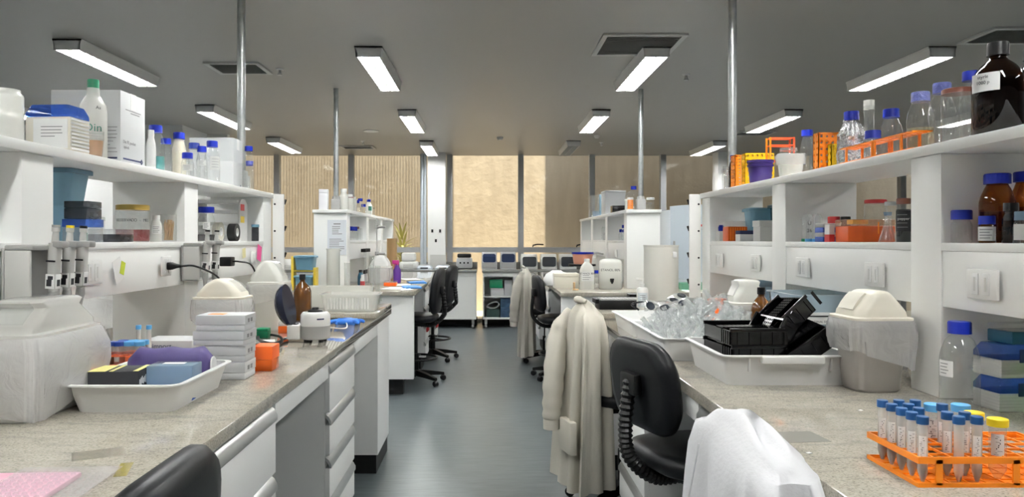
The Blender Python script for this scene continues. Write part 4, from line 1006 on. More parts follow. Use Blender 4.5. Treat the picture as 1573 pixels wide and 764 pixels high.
one('plastic_bag', 'crumpled clear plastic bag over the goggles in the far white tray', 'bag', MB().loft([crumple(rrect(.2 * s, .2 * s, .08 * s, z, n=12), .022 * s, 50 + i, (3, 5, 9)) for i, (s, z) in enumerate(((.9, 0), (.95, .012), (.75, .03), (.4, .042), (.12, .045)))]), clear('thin_clear_film', (.97, .97, .97), 1.35, .12, milk=.08), (VX + .05, VY + .11, ZB + .09))
# white cylinder, black tray, sanitiser on the raised end
t = T('plastic_drum', 'tall white open cylinder at the far end of the near right bench', 'cylinder', (1.07, 4.60, ZP))
MB().lathe([(0, .0), (.102, 0), (.104, .004), (.104, .375), (.107, .378), (.107, .385), (.100, .385), (.098, .02), (0, .018)], 40).build('body', mat('ivory_plastic', (.74, .73, .68), .4), t)
MB().bx(.05, .075, -.094, -.088, .31, .345, .002).build('label', PAPER, t)
t = T('black_tray', 'low black rack box on the raised end of the near right bench', 'rack box', (.80, 4.55, ZP), .02)
MB().bx(-.13, .13, -.08, .08, 0, .055, .004).build('body', BLACK, t)
holed(10, 6, .024, .007, .0555, .062, Matrix.Translation((-.12, -.072, 0))).build('holed_plate', GREYP, t)
MB().bx(-.15, -.13, -.07, .07, .035, .062, .003).bx(.13, .15, -.07, .07, .035, .062, .003).build('handles', BLACK, t)
boxy((.925, 4.74, ZP), .06, .10, .075, 'black box between the sanitiser and the white cylinder', BLACK, 'box', 'box', lidm=BLACK, lidh=.2)
t = T('pump_bottle', 'white pump dispenser bottle beside the tall white cylinder', 'bottle', (.905, 4.36, ZP))
MB().lathe([(0, 0), (.030, 0), (.033, .004), (.033, .125), (.028, .138), (.014, .142), (.014, .15), (0, .15)], 24).build('body', WHITE, t)
MB().lathe([(0, .1505), (.015, .1505), (.015, .165), (.005, .166), (.005, .185), (0, .185)], 16).bx(-.036, .008, -.007, .007, .184, .196, .003).build('pump', WHITE, t)
o = arc_patch(.0338, .03, .11, -2.6, -.7).build('label', mat('pale_blue_label', (.62, .68, .72), .5), t)
g = MB(); [g.add(q.v, q.f) for q in [arc_patch(.0342, .045 + .012 * k, .048 + .012 * k, -2.2, -1.2, 5) for k in range(5)]]; g.build('lettering', INKG, t)
x, y, _ = at(1225, 672, ZB)
one('tape_patch', 'greyish square patch stuck on the near right worktop', 'tape', MB().bx(-.055, .055, -.045, .045, 0, .0006), mat('greyed_tape', (.27, .26, .23), .2), (x, y, ZB + .0004), .1)
for k, (px, py, lab) in enumerate(((1243, 698, 'tiny white scrap of paper on the grey patch'), (1322, 632, 'tiny white scrap of paper in front of the beige bin'))):
    x, y, _ = at(px, py, ZB); one('paper_scrap', lab, 'scrap', MB().bx(-.005, .005, -.004, .004, 0, .002, .0005), PAPER, (x, y, ZB + .0012), .4)
# drawer labels on the right unit
du = [o for o in COL.objects if o.name.startswith('drawer_unit') and o.get('label', '').startswith('white drawer unit nearest the camera under the right')][0]
fr = sorted([c for c in du.children if c.name.startswith('drawer_front')], key=lambda c: -max(v.co.z for v in c.data.vertices))
for k, (c, z) in enumerate(zip(fr[:2], (.79, .58))):
    q = MB().bx(-.0016, -.0006, .10, .22, z - .035, z + .03).build('label', PAPER, c)
    g = MB()
    for i in range(4): g.bx(-.0022, -.0017, .115, .205 - .02 * (i % 2), z - .024 + i * .013, z - .021 + i * .013)
    g.bx(-.0022, -.0017, .125, .20, z + .006, z + .016).build('lettering', INK, q)
# ================================================================== SHELF TOPS
def topz(py, Y): return H - (py - CY) * Y / F
def B(px, X, topy, r, label, z0=ZS + .0005, **k):
    Y = F * X / (px - CX); return bottle((X, Y, z0), r, topz(topy, Y) - z0, label, **k)
GL = 'bottles along the left shelf top'
# left shelf top, from the near end
B(8, -1.40, 130, .048, 'white wide-mouth plastic jar at the left edge of the left shelf top', cap=None, glass=MILKY, style='jar', rn=.040)
t = T('pipette_tip_box', 'cream tip box with clear blue lid and pale card on the left shelf top', 'tip box', (-1.375, 2.40, ZS + .0005), -.06)
MB().bx(-.073, .073, -.052, .052, 0, .112, .003).build('base', CREAM, t)
rb = MB()
for k in range(9): rb.bx(.0732, .0748, -.048, .048, .010 + .0115 * k, .016 + .0115 * k)
rb.build('side_ribs', WHITE, t)
MB().bx(-.045, .066, -.0545, -.0525, .012, .105).build('card', PAPER, t)
g = lines(MB(), -.02, .05, .05, .08, 4, -.055).build('lettering', INKG, t)
MB().loft([rrect(.148, .106, .006, .1125), rrect(.148, .106, .006, .124), rrect(.128, .09, .012, .150), rrect(.12, .083, .012, .152)]).build('lid', BLUET, t)
t = T('squeeze_bottle', 'green-capped white plastic bottle with green lettering in front of the big carton', 'bottle', (-1.365, 2.595, ZS + .0005))
MB().lathe([(0, 0), (.042, 0), (.045, .006), (.045, .165), (.042, .19), (.030, .212), (.022, .225), (.020, .250), (0, .25)], 28).build('body', FROST, t)
cap_mb(.019, .248, .032).build('cap', GREEN, t)
a = face_angle(-1.365, 2.595)
MB().lathe([(0, .003), (.043, .003), (.043, .10), (0, .10)], 24).build('contents', MILKY, t)
arc_patch(.0457, .05, .125, a - 1.05, a - .75, 4).build('green_band', GREENI, t); arc_patch(.0457, .088, .0905, a - .75, a + .8, 10).build('rule', GREENI, t)
text(t, 'Din', .038, (.0464 * math.cos(a + .0), .0464 * math.sin(a), .108), (PI / 2, 0, a + PI / 2), GREENI)
text(t, 'As', .016, (.0464 * math.cos(a + .35), .0464 * math.sin(a + .35), .178), (PI / 2, 0, a + .35 + PI / 2), INK)
g = MB(); [g.add(q.v, q.f) for q in [arc_patch(.0459, .03 + .008 * k, .033 + .008 * k, a - .3, a + .55 + .1 * (k % 3), 5) for k in range(7)]]; g.build('lettering', INKG, t)
t = T('plastic_beaker', 'small clear cup of tan liquid in front of the green-capped bottle', 'cup', (-1.305, 2.495, ZS + .0005))
MB().lathe([(0, 0), (.021, 0), (.027, .085), (.025, .085), (.0195, .002), (0, .002)], 22).build('body', CPLAS, t); MB().lathe([(0, .003), (.0195, .003), (.0238, .055), (0, .055)], 22).build('contents', TAN, t)
def shelf_carton(loc, w_, d_, h_, label, arrows=True, band=None):
    t = T('carton_box', label, 'box', loc)
    MB().bx(-w_ / 2, w_ / 2, -d_ / 2, d_ / 2, 0, h_, .002).build('body', CARTON, t)
    MB().bx(w_ / 2 - .075, w_ / 2 + .0008, -.02, .02, h_, h_ + .0006).bx(w_ / 2, w_ / 2 + .0008, -.022, .022, h_ - .06, h_).build('tape', PAPER, t)
    s = MB().bx(w_ / 2 - .10, w_ / 2 - .012, -d_ / 2 - .0008, -d_ / 2, .020, .026).bx(w_ / 2 + .0, w_ / 2 + .0008, -d_ / 2 + .02, d_ / 2 - .03, .020, .026)
    for q in range(2):
        c = (w_ / 2 - .075) if q == 0 else d_ / 2 - .03
        if q == 0: s.lathe([(.006, 0), (.014, 0), (.014, .0008), (.006, .0008)], 14, M=R(PI / 2, 0, 0, (c, -d_ / 2, .023)))
        else: s.lathe([(.004, 0), (.011, 0), (.011, .0008), (.004, .0008)], 4, M=R(0, PI / 2, 0, (w_ / 2, c, .023)))
    s.build('blue_stripe', INKB, t)
    if band: MB().bx(-w_ / 2 - .0006, w_ / 2 + .0006, -d_ / 2 - .0006, d_ / 2 + .0006, h_ * .55, h_ - .002).build('wide_band', band, t)
    return t
t = shelf_carton((-1.457, 2.816, ZS + .0005), .253, .195, .27, 'big white carton with blue arrow stripe on the left shelf top')
g = lines(MB(), .04, .115, .045, .135, 8, -.0985).build('lettering', INKG, t)
text(t, 'Die PE pocket', .017, (.1275, -.03, .085), FACE_R, INKG); text(t, 'ziplock', .015, (.1275, -.055, .066), FACE_R, INKG)
MB().bx(.1268, .1274, -.06, .06, .204, .207).bx(.1268, .1274, -.02, .05, .195, .198).build('rule', INKG, t)
B(232, -1.345, 200, .018, 'small white plastic bottle beside the big carton', cap=WHITE, glass=WHITE, rn=.010, lab=PAPER, labz=(.15, .6), style='duran', name='plastic_bottle')
B(239, -1.375, 193, .036, 'blue-capped bottle with a little cyan liquid on the left shelf top', liq=CYANL, lf=.35, rn=.020, rc=.026, caph=.030, group=GL)
B(255, -1.45, 213, .028, 'slim blue-capped bottle just behind the one with cyan liquid', liq=None, rn=.017, rc=.022, caph=.026, group=GL)
B(275, -1.43, 204, .033, 'blue-capped bottle of cream powder on the left shelf top', liq=CREAML, lf=.93, rn=.020, rc=.026, caph=.030, group=GL)
B(288, -1.315, 235, .027, 'shortest blue-capped bottle, in front on the left shelf top', rn=.017, rc=.023, caph=.025, group=GL, lab=FROST, labz=(.25, .5))
B(298, -1.385, 220, .028, 'blue-capped bottle with see-through dark cap behind the shortest bottle', rn=.019, rc=.025, caph=.028, group=GL, cap=mat('dark_blue_cap', (.015, .03, .20), .2))
B(310, -1.35, 225, .025, 'slim blue-capped bottle left of the large one by the grey-banded carton', rn=.015, rc=.021, caph=.027, group=GL, lab=FROST, labz=(.45, .6))
B(326, -1.325, 217, .036, 'large blue-capped bottle in front of the grey-banded carton', rn=.019, rc=.026, caph=.030, group=GL, lab=FROST, labz=(.3, .62), labrot=.5)
shelf_carton((-1.512, 4.185, ZS + .0005), .24, .15, .285, 'white carton with grey band behind the bottles, left shelf top', band=mat('grey_band_print', (.55, .57, .58), .6))
B(382, -1.325, 225, .027, 'blue-capped bottle at the far end of the left shelf, front one', rn=.016, rc=.022, caph=.027, group=GL)
bottle((-1.345, 4.21 + .03, ZS + .0005), .022, .17, 'blue-capped bottle at the far end of the left shelf, back one', rn=.015, rc=.02, group=GL)
# right shelf top, from the near end
B(1533, 1.38, 66, .062, 'big amber bottle half full of black liquid with a handwritten label', cap=BLACK, glass=AMBERD, liq=DARKL, lf=.62, style='boston', rn=.020, rc=.026, caph=.035, lab=PAPER, labz=(.47, .66), laba=.62, labrot=-.55, txt='styrle\n1000 p')
bottle((1.53, 2.095, ZS + .0005), .058, .26, 'second big amber bottle partly cut off at the right edge', cap=BLACK, glass=AMBERD, liq=mat('red_brown_liquid', (.10, .03, .02), .1), lf=.6, style='boston', rn=.02, rc=.025, caph=.032)
B(1492, 1.52, 110, .034, 'blue-capped bottle mostly hidden behind the big amber bottle', rn=.018, rc=.025, caph=.03)
B(1472, 1.345, 137, .043, 'squat glass jar with brown lid on the right shelf top', cap=BROWNL, style='jar', rn=.038, rc=.042, caph=.014, liq=None, ridged=False)
B(1447, 1.47, 128, .040, 'clear bottle whose blue cap is wrapped in film, behind the brown-lidded jar', rn=.019, rc=.027, caph=.034, cap=mat('film_wrapped_cap', (.12, .14, .40), .15, bump=.6, bscale=60))
B(1414, 1.365, 142, .039, 'clear bottle with blue cap left of the brown-lidded jar', rn=.018, rc=.027, caph=.030, liq=clear('pale_yellow_liquid', (.90, .88, .75), milk=.06), lf=.4, cap=mat('film_wrapped_cap', (.12, .14, .40), .15))
B(1369, 1.43, 168, .036, 'clear blue-capped bottle behind the flat orange rack', rn=.018, rc=.027, caph=.030)
t = T('glass_stopper', 'empty clear glass neck flask beside the foil-wrapped bottle', 'flask', (1.50, 1.5 * F / 587, ZS + .0005))
MB().lathe([(0, 0), (.036, 0), (.038, .006), (.030, .07), (.018, .12), (.018, .20), (.022, .25), (.020, .25), (.016, .20), (.016, .12), (.028, .07), (.035, .008), (0, .006)], 24).build('body', GLASS, t)
MB().lathe([(0, .235), (.019, .235), (.021, .272), (0, .272)], 20).build('stopper', FROST, t)
B(1341, 1.355, 201, .029, 'short blue-capped bottle standing behind the flat orange rack', rn=.020, rc=.026, caph=.028)
Yf = F * 1.385 / 560
t = T('reagent_bottle', 'blue-capped bottle wrapped in crumpled aluminium foil', 'bottle', (1.385, Yf, ZS + .0005)); hf = topz(172, Yf) - ZS
rg = []
for i, (r_, z) in enumerate(((.042, 0), (.047, .012), (.049, .05), (.047, .09), (.049, .118), (.043, .140), (.033, .158), (.027, .172), (.026, .18))):
    rg.append(crumple([(r_ * math.cos(2 * PI * j / 48), r_ * math.sin(2 * PI * j / 48), z * hf / .215) for j in range(48)], .006, 70 + i, (5, 9, 13)))
MB().loft(rg).build('foil_wrap', FOIL, t, 20); cap_mb(.027, hf - .034, .034).build('cap', BLUECAP, t, 25)
y0, y1 = F * 1.30 / (1410 - CX), F * 1.30 / (1297 - CX)
t = T('tube_rack', 'flat orange rack lying lengthwise along the front of the right shelf top', 'tube rack', (1.283, y0, ZS + .0005)); L_ = y1 - y0
holed(2, 15, L_ / 15, L_ / 15 * .34, .052, .056).build('upper_plate', ORA, t); MB().bx(0, L_ / 7.5, 0, L_, 0, .004).build('base_plate', ORA, t)
for yy in (.06, .22, L_ - .23, L_ - .05):
    if 0 < yy < L_: [MB().bx(x_, x_ + .005, yy, yy + .010, .004, .052).build('post', ORA, t) for x_ in (0, L_ / 7.5 - .005)]
def plate_rack(pos, w_, d_, h_, nx, nz, label, m, rz=0):
    """a perforated tube block standing on its end, holes towards the camera"""
    t = T('perforated_rack', label, 'tube rack', pos, rz)
    px_, pz_ = w_ / nx, h_ / nz; p = min(px_, pz_); nx, nz = max(1, round(w_ / p)), max(1, round(h_ / p))
    M = Matrix.Translation((-w_ / 2, 0, 0)) @ Matrix(((w_ / nx / p, 0, 0, 0), (0, 0, 1, 0), (0, h_ / nz / p, 0, 0), (0, 0, 0, 1)))
    holed(nx, nz, p, p * .30, 0, .004, M).build('front_plate', m, t)
    M2 = Matrix.Translation((0, d_ - .004, 0)) @ M; holed(nx, nz, p, p * .30, 0, .004, M2).build('back_plate', m, t)
    sm = MB().bx(-w_ / 2, w_ / 2, .004, d_ - .004, 0, .003).bx(-w_ / 2, w_ / 2, .004, d_ - .004, h_ - .003, h_)
    n = max(2, int(h_ / .022))
    M3 = Matrix.Translation((-w_ / 2, .0, 0)) @ Matrix(((0, 0, 1, 0), (d_ / (.022 * 2), 0, 0, 0), (0, h_ / n / .022, 0, 0), (0, 0, 0, 1)))
    holed(2, n, .022, .005, 0, .003, M3, sm); sm.build('sides', m, t)
    return t
Y = F * 1.315 / (1253 - CX)
plate_rack((1.36, Y - .025, ZS + .0005), .09, .05, topz(205, Y) - ZS, 3, 6, 'tall orange perforated rack on end beside the foil-wrapped bottle', ORA)
plate_rack((1.365, Y - .075, ZS + .0005), .045, .03, topz(222, Y - .06) - ZS, 2, 5, 'small yellow rack standing before the tall orange perforated rack', YELR)
B(1240, 1.50, 200, .034, 'clear blue-capped bottle left of the tall orange perforated rack', rn=.018, rc=.026, caph=.028)
Y = F * 1.35 / (1216 - CX)
t = T('plastic_bucket', 'white translucent bucket with a bag liner on the right shelf top', 'bucket', (1.345, Y, ZS + .0005))
MB().lathe([(0, 0), (.044, 0), (.047, .004), (.057, .088), (.060, .090), (.060, .096), (.055, .096), (.045, .006), (0, .006)], 28).build('body', MILKY, t)
MB().loft([crumple([(r_ * math.cos(2 * PI * j / 40), r_ * math.sin(2 * PI * j / 40), z) for j in range(40)], .004, 80 + i) for i, (r_, z) in enumerate(((.050, .10), (.060, .103), (.064, .09), (.060, .055)))], False, False).build('liner_bag', BAGM, t, 60)
bottle((1.45, 3.60, ZS + .0005), .042, .165, 'clear glass jar behind the white bucket', cap=CPLAS, style='jar', rn=.038, rc=.040, caph=.012, name='glass_jar', cat='jar', ridged=False)
Y = F * 1.35 / (1168 - CX)
t = T('plastic_bucket', 'purple round bucket with a rim on the right shelf top', 'bucket', (1.35, Y, ZS + .0005)); hp = topz(247, Y) - ZS
MB().lathe([(0, 0), (.048, 0), (.050, .004), (.057, hp * .72), (.063, hp * .73), (.063, hp * .80), (.059, hp * .81), (.059, hp * .90), (.064, hp * .91), (.064, hp), (.056, hp), (.047, .006), (0, .006)], 32).build('body', PURP, t)
Y = 3.83
t = T('wire_rack', 'red orange open rack standing tall behind the purple and white buckets', 'tube rack', (1.50, Y, ZS + .0005)); hr_ = topz(212, Y) - ZS
m_ = mat('red_orange_plastic', (.80, .10, .03), .4)
for x, mm in ((-.06, ORA), (.06, m_)):
    MB().bx(x - .004, x + .004, -.03, -.022, 0, hr_).bx(x - .004, x + .004, .022, .03, 0, hr_).build('upright', mm, t)
for z in (.02, hr_ * .5, hr_ - .045, hr_ - .008): MB().bx(-.056, .056, -.03, -.024, z, z + .007).bx(-.056, .056, .024, .03, z, z + .007).bx(-.056, -.05, -.024, .024, z, z + .007).bx(.05, .056, -.024, .024, z, z + .007).build('rail', m_ if z > .1 else ORA, t)
plate_rack((1.45, 3.98, ZS + .0005), .155, .055, topz(236, 4.0) - ZS, 6, 7, 'yellow perforated rack on end behind the purple bucket', YELR)
plate_rack((1.342, 4.0, ZS + .0005), .033, .07, topz(238, 4.0) - ZS, 2, 7, 'narrow orange perforated rack against the yellow one', ORA)
B(1127, 1.385, 239, .028, 'brown bottle with blue cap beside the narrow orange rack', glass=AMBERD, liq=mat('brown_liquid', (.12, .03, .01), .1), lf=.5, rn=.014, rc=.019, caph=.024)
bottle((1.318, 4.13, ZS + .0005), .020, .13, 'slim clear bottle at the far end of the right shelf top', rn=.012, rc=.016, cap=CPLAS)

# ================================================================== MIDDLE SHELVES
ZM1 = ZM + .0005
# left, between the first two dividers
tub((-1.485, 2.60, ZM1), .14, .14, .125, 'lower frosted blue tub of the pair on the left middle shelf', mat('frosted_blue_tub', (.22, .40, .52), .35), fl=.012, group='frosted blue tubs')
tub((-1.485, 2.60, ZM1 + .126), .15, .14, .118, 'upper frosted blue tub with lid of the pair on the left middle shelf', mat('frosted_blue_tub', (.22, .40, .52), .35), lid=mat('slate_blue_lid', (.13, .25, .36), .4), fl=.015, group='frosted blue tubs')
boxy((-1.335, 2.475, ZM1), .088, .09, .076, 'clear box with blue rim beside the pipette stand on the left middle shelf', CPLAS, 'tip_box', 'box', lidm=BLUET, lidh=.35, over=.001)
boxy((-1.335, 2.475, ZM1 + .0766), .080, .085, .058, 'smoky black clear box on top of the blue-rimmed box', SMOKE, 'tip_box', 'box', lidm=SMOKE, lidh=.4)
boxy((-1.345, 2.68, ZM1), .115, .10, .046, 'flat smoky grey clear case in front of the lettered jar', SMOKE, 'case', 'case', lidm=CPLAS, lidh=.4)
t = B(204, -1.362, 315, .062, 'wide glass jar of dark red beans lettered reservado, gold lid', z0=ZM1, cap=GOLD, style='jar', rn=.055, rc=.060, caph=.020, name='glass_jar', cat='jar', liq=REDL, lf=.33, ridged=False)
a = face_angle(t.location.x, t.location.y)
for k, ch in enumerate('RESERVADO - MEL'):
    aa = a - .98 + k * .14; text(t, ch, .0155, (.0632 * math.cos(aa), .0632 * math.sin(aa), .082), (PI / 2, 0, aa + PI / 2), INK)
bottle((-1.49, 2.86, ZM1), .026, .095, 'small clear jar behind the flat smoky case', cap=CPLAS, style='jar', name='glass_jar', cat='jar', ridged=False)
boxy((-1.50, 2.72, ZM1), .07, .06, .05, 'pale green clear box behind the flat smoky case', clear('pale_green_plastic', (.7, .9, .8), milk=.3, milkcol=(.5, .75, .65)), 'box', 'box', lidm=CPLAS, lidh=.3)
B(240, -1.335, 331, .022, 'white plastic bottle between the lettered jar and the wooden sticks', z0=ZM1, cap=WHITE, glass=MILKY, rn=.012, lab=PAPER, labz=(.3, .62), style='duran', name='plastic_bottle')
t = T('glass_jar', 'open glass jar packed with wooden sticks by the second divider', 'jar', (-1.312, 3.085, ZM1))
MB().lathe([(0, 0), (.030, 0), (.032, .004), (.032, .112), (.030, .112), (.030, .005), (0, .005)], 24).build('body', GLASS, t)
rnd = random.Random(8)
for i in range(34):
    a_ = rnd.uniform(0, 6.28); r_ = rnd.uniform(0, .022); b_ = rnd.uniform(0, 6.28)
    x0, y0 = r_ * math.cos(a_), r_ * math.sin(a_); x1, y1 = x0 * .5 + .014 * math.cos(b_), y0 * .5 + .014 * math.sin(b_)
    MB().tube([(x0, y0, .007), (x1, y1, rnd.uniform(.072, .092))], .0019, 6).build('stick', WOOD, t)
# left, second opening
B(317, -1.325, 318, .040, 'clear bottle with broad blue cap and small label behind the second pipette stand', z0=ZM1, liq=GREYL, lf=.2, rn=.030, rc=.036, caph=.028, lab=PAPER, labz=(.36, .55), laba=.4)
t = T('tier_rack', 'white tiered plastic rack with coloured tags on the left middle shelf', 'rack', (-1.445, 4.085, ZM1))
for x in (-.115, .112): MB().loft([rrect(.010, .13, .004, 0, x), rrect(.010, .13, .004, .20, x), rrect(.010, .06, .004, .228, x)]).build('side_frame', WHITE, t)
for z in (.012, .085, .15, .205): MB().bx(-.11, .107, -.055, .055, z, z + .005).bx(-.11, .107, -.06, -.055, z, z + .018).build('shelf', WHITE, t)
for z, m_, nm in ((.165, RED, 'red_tag'), (.10, YEL, 'yellow_tag')): MB().bx(.117, .1185, -.05, .01, z, z + .035).build(nm, m_, t)
def roll(pos, r, w_, label, m, core=.5):
    t = T('tape_roll', label, 'tape roll', pos, 0, None, 0, PI / 2)
    MB().lathe([(r * core, -w_ / 2), (r, -w_ / 2), (r, w_ / 2), (r * core, w_ / 2), (r * core, -w_ / 2)], 28, cap0=False, cap1=False).build('roll', m, t)
    MB().lathe([(r * core * .85, -w_ / 2), (r * core * .99, -w_ / 2), (r * core * .99, w_ / 2), (r * core * .85, w_ / 2), (r * core * .85, -w_ / 2)], 24, cap0=False, cap1=False).build('core', PAPER, t)
roll((-1.32, 3.90, ZM1 + .046), .046, .04, 'black tape roll standing on its edge, left middle shelf', BLACK)
roll((-1.36, 3.79, ZM1 + .048), .048, .03, 'pale tape roll standing beside the black one', mat('beige_tape', (.55, .52, .45), .5))
B(392, -1.312, 345, .020, 'small blue-lidded dark jar at the end of the left middle shelf', z0=ZM1, cap=TEAL, glass=SMOKE, style='jar', rn=.018, caph=.016, name='small_jar', cat='jar')
# right, far opening
t = T('card_box', 'small white card box with blue top at the far end of the right middle shelf', 'box', (1.315, 4.20, ZM1)); MB().bx(-.02, .02, -.03, .03, 0, .055, .001).build('body', PAPER, t); MB().lathe([(0, .056), (.016, .056), (.018, .075), (.012, .09), (0, .09)], 12).build('top', BLUECAP, t)
t = T('pipette_tip_box', 'tall box of orange tips with clear lid on the right middle shelf, far opening', 'tip box', (1.345, 4.06, ZM1))
MB().bx(-.052, .052, -.045, .045, 0, .078, .003).build('base', ORAB, t); MB().bx(-.053, .053, -.046, .046, .0785, .108, .004).build('lid', CPLAS, t)
rb = MB(); [rb.bx(-.05 + .0125 * k - .002, -.05 + .0125 * k + .002, -.0465, -.045, .004, .074) for k in range(1, 8)]; rb.build('ribs', ORA, t)
boxy((1.335, 3.86, ZM1), .085, .07, .055, 'small white and blue printed box under the dusty blue tub', PAPER, 'card_box', 'box', lidm=INKB, lidh=.35)
tub((1.43, 3.93, ZM1 + .0) if False else (1.46, 4.0, ZM1), .14, .13, .165, 'dusty blue tub with lid on the right middle shelf', TEAL, lid=TEAL, fl=.012)
tub((1.50, 3.72, ZM1), .12, .22, .175, 'dark teal clear tub with lid behind the grey box', clear('teal_clear', (.25, .42, .45), milk=.5, milkcol=(.08, .2, .24)), lid=clear('teal_clear', (.25, .42, .45)), fl=.01)
boxy((1.335, 3.60, ZM1), .078, .09, .10, 'grey lidded box nearest in the far opening of the right shelf', LGREY, 'box', 'box', lidm=LGREY, lidh=.3, over=.003)
# right, middle opening
for k, (x, y, c_) in enumerate(((1.335, 3.135, GREEN), (1.325, 3.075, BLUEL), (1.36, 3.07, GREEN), (1.335, 3.03, BLUEL))):
    t = T('centrifuge_tube', 'upturned clear tube standing on its %s cap, %s' % ('green' if c_ is GREEN else 'blue', ('by the third divider', 'second from the divider', 'in the second rank', 'nearest the blue box stack')[k]), 'tube', (x, y, ZM1), 0, 'upturned tubes on the right middle shelf')
    MB().lathe([(0, 0), (.0175, 0), (.0175, .012), (0, .012)], 20).build('cap', c_, t)
    MB().lathe([(.0145, .0122), (.0145, .098), (.006, .114), (0, .115)], 20).build('body', CPLAS, t)
    if k == 1:
        a = face_angle(x, y); text(t, 'U', .022, (.0152 * math.cos(a), .0152 * math.sin(a), .075), (PI / 2, 0, a + PI / 2), INK); text(t, '26', .020, (.0152 * math.cos(a), .0152 * math.sin(a), .045), (PI / 2, 0, a + PI / 2), INK)
for i in range(2): boxy((1.34, 2.95, ZM1 + i * .0365), .066, .07, .036, 'blue and grey lidded rack, %s of the pair beside the upturned tubes' % ('lower', 'upper')[i], BLUEB, 'tip_rack', 'rack', lidm=LGREY, lidh=.45)
B(1281, 1.43, 333, .022, 'bottle with red cap behind the blue racks', z0=ZM1, cap=RED, glass=AMBERL, rn=.018, rc=.024, caph=.028)
B(1299, 1.46, 333, .020, 'dark bottle with black cap right of the red-capped one', z0=ZM1, cap=BLACK, glass=AMBERL, rn=.015, rc=.019, caph=.022)
t = T('slim_box', 'slim red and white box beside the orange tip box', 'box', (1.295, 2.83, ZM1)); MB().bx(-.010, .010, -.02, .02, 0, .028).build('lower', RED, t); MB().bx(-.010, .010, -.02, .02, .0282, .066).build('upper', PAPER, t)
t = T('pipette_tip_box', 'wide orange tip box with clear lid on the right middle shelf', 'tip box', (1.385, 2.745, ZM1))
MB().bx(-.085, .085, -.05, .05, 0, .058, .003).build('base', ORAB, t); MB().bx(-.086, .086, -.051, .051, .0585, .082, .004).build('lid', ORAT if False else clear('faint_orange_lid', (1, .85, .75), milk=.2, milkcol=(.9, .6, .4)), t); MB().bx(.022, .026, -.0525, -.05, .03, .072).build('clip', ORA, t)
B(1345, 1.52, 307, .041, 'clear glass jar with red lid behind the wide orange tip box', z0=ZM1, cap=RED, style='jar', rn=.036, rc=.040, caph=.014, name='glass_jar', cat='jar', ridged=False)
B(1368, 1.47, 310, .020, 'slim clear jar with steel lid right of the red-lidded jar', z0=ZM1, cap=ALU, style='jar', rn=.018, rc=.020, caph=.014, name='glass_jar', cat='jar', ridged=False)
boxy((1.43, 2.89, ZM1), .06, .05, .085, 'yellow-lidded clear pot behind the wide orange tip box', CPLAS, 'pot', 'pot', lidm=YEL, lidh=.2)
t = T('conical_flask', 'small clear conical flask right of the wide orange tip box', 'flask', (1.325, 2.475, ZM1))
MB().lathe([(0, 0), (.026, 0), (.028, .004), (.012, .06), (.010, .085), (.013, .09), (.011, .09), (.008, .085), (.010, .06), (.025, .006), (0, .004)], 22).build('body', GLASS, t); MB().lathe([(0, .088), (.011, .088), (.013, .10), (0, .10)], 14).build('stopper', BLUEF, t)
t = B(1388, 1.335, 305, .022, 'spice jar with brown lid and black label by the second divider, right', z0=ZM1, cap=BROWNL, style='jar', rn=.019, rc=.021, caph=.018, name='spice_jar', cat='jar', liq=DARKL, lf=.75, lab=INK, labz=(.25, .72), laba=1.3)
a = face_angle(t.location.x, t.location.y); text(t, 'pepper', .012, (.0236 * math.cos(a), .0236 * math.sin(a), .075), (PI / 2, 0, a + PI / 2), PAPER)
# right, near opening
B(1477, 1.312, 323, .026, 'short clear bottle with blue cap at the left of the near right opening', z0=ZM1, rn=.023, rc=.026, caph=.026)
B(1516, 1.318, 332, .0205, 'small brown bottle with blue cap and white label before the amber bottles', z0=ZM1, glass=AMBERL, rn=.017, rc=.0195, caph=.022, lab=PAPER, labz=(.08, .60), laba=1.2)
B(1532, 1.385, 267, .043, 'large amber bottle with blue cap in the near right opening, left one', z0=ZM1, glass=AMBER, rn=.024, rc=.032, caph=.028, liq=clear('amber_liquid', (.75, .50, .15)), lf=.45)
B(1577, 1.475, 264, .040, 'large amber bottle with blue cap in the near right opening, right one', z0=ZM1, glass=AMBER, rn=.024, rc=.031, caph=.028, liq=clear('amber_liquid', (.75, .50, .15)), lf=.5)
B(1553, 1.345, 312, .020, 'slim dark bottle with black cap between the amber bottles', z0=ZM1, cap=BLACK, glass=AMBERD, liq=DARKL, lf=.7, rn=.013, rc=.017, caph=.02, style='boston')
B(1568, 1.318, 325, .0165, 'small clear bottle with pale blue cap and label at the right edge', z0=ZM1, cap=BLUEF, rn=.011, rc=.014, caph=.022, lab=PAPER, labz=(.1, .6), laba=1.0)
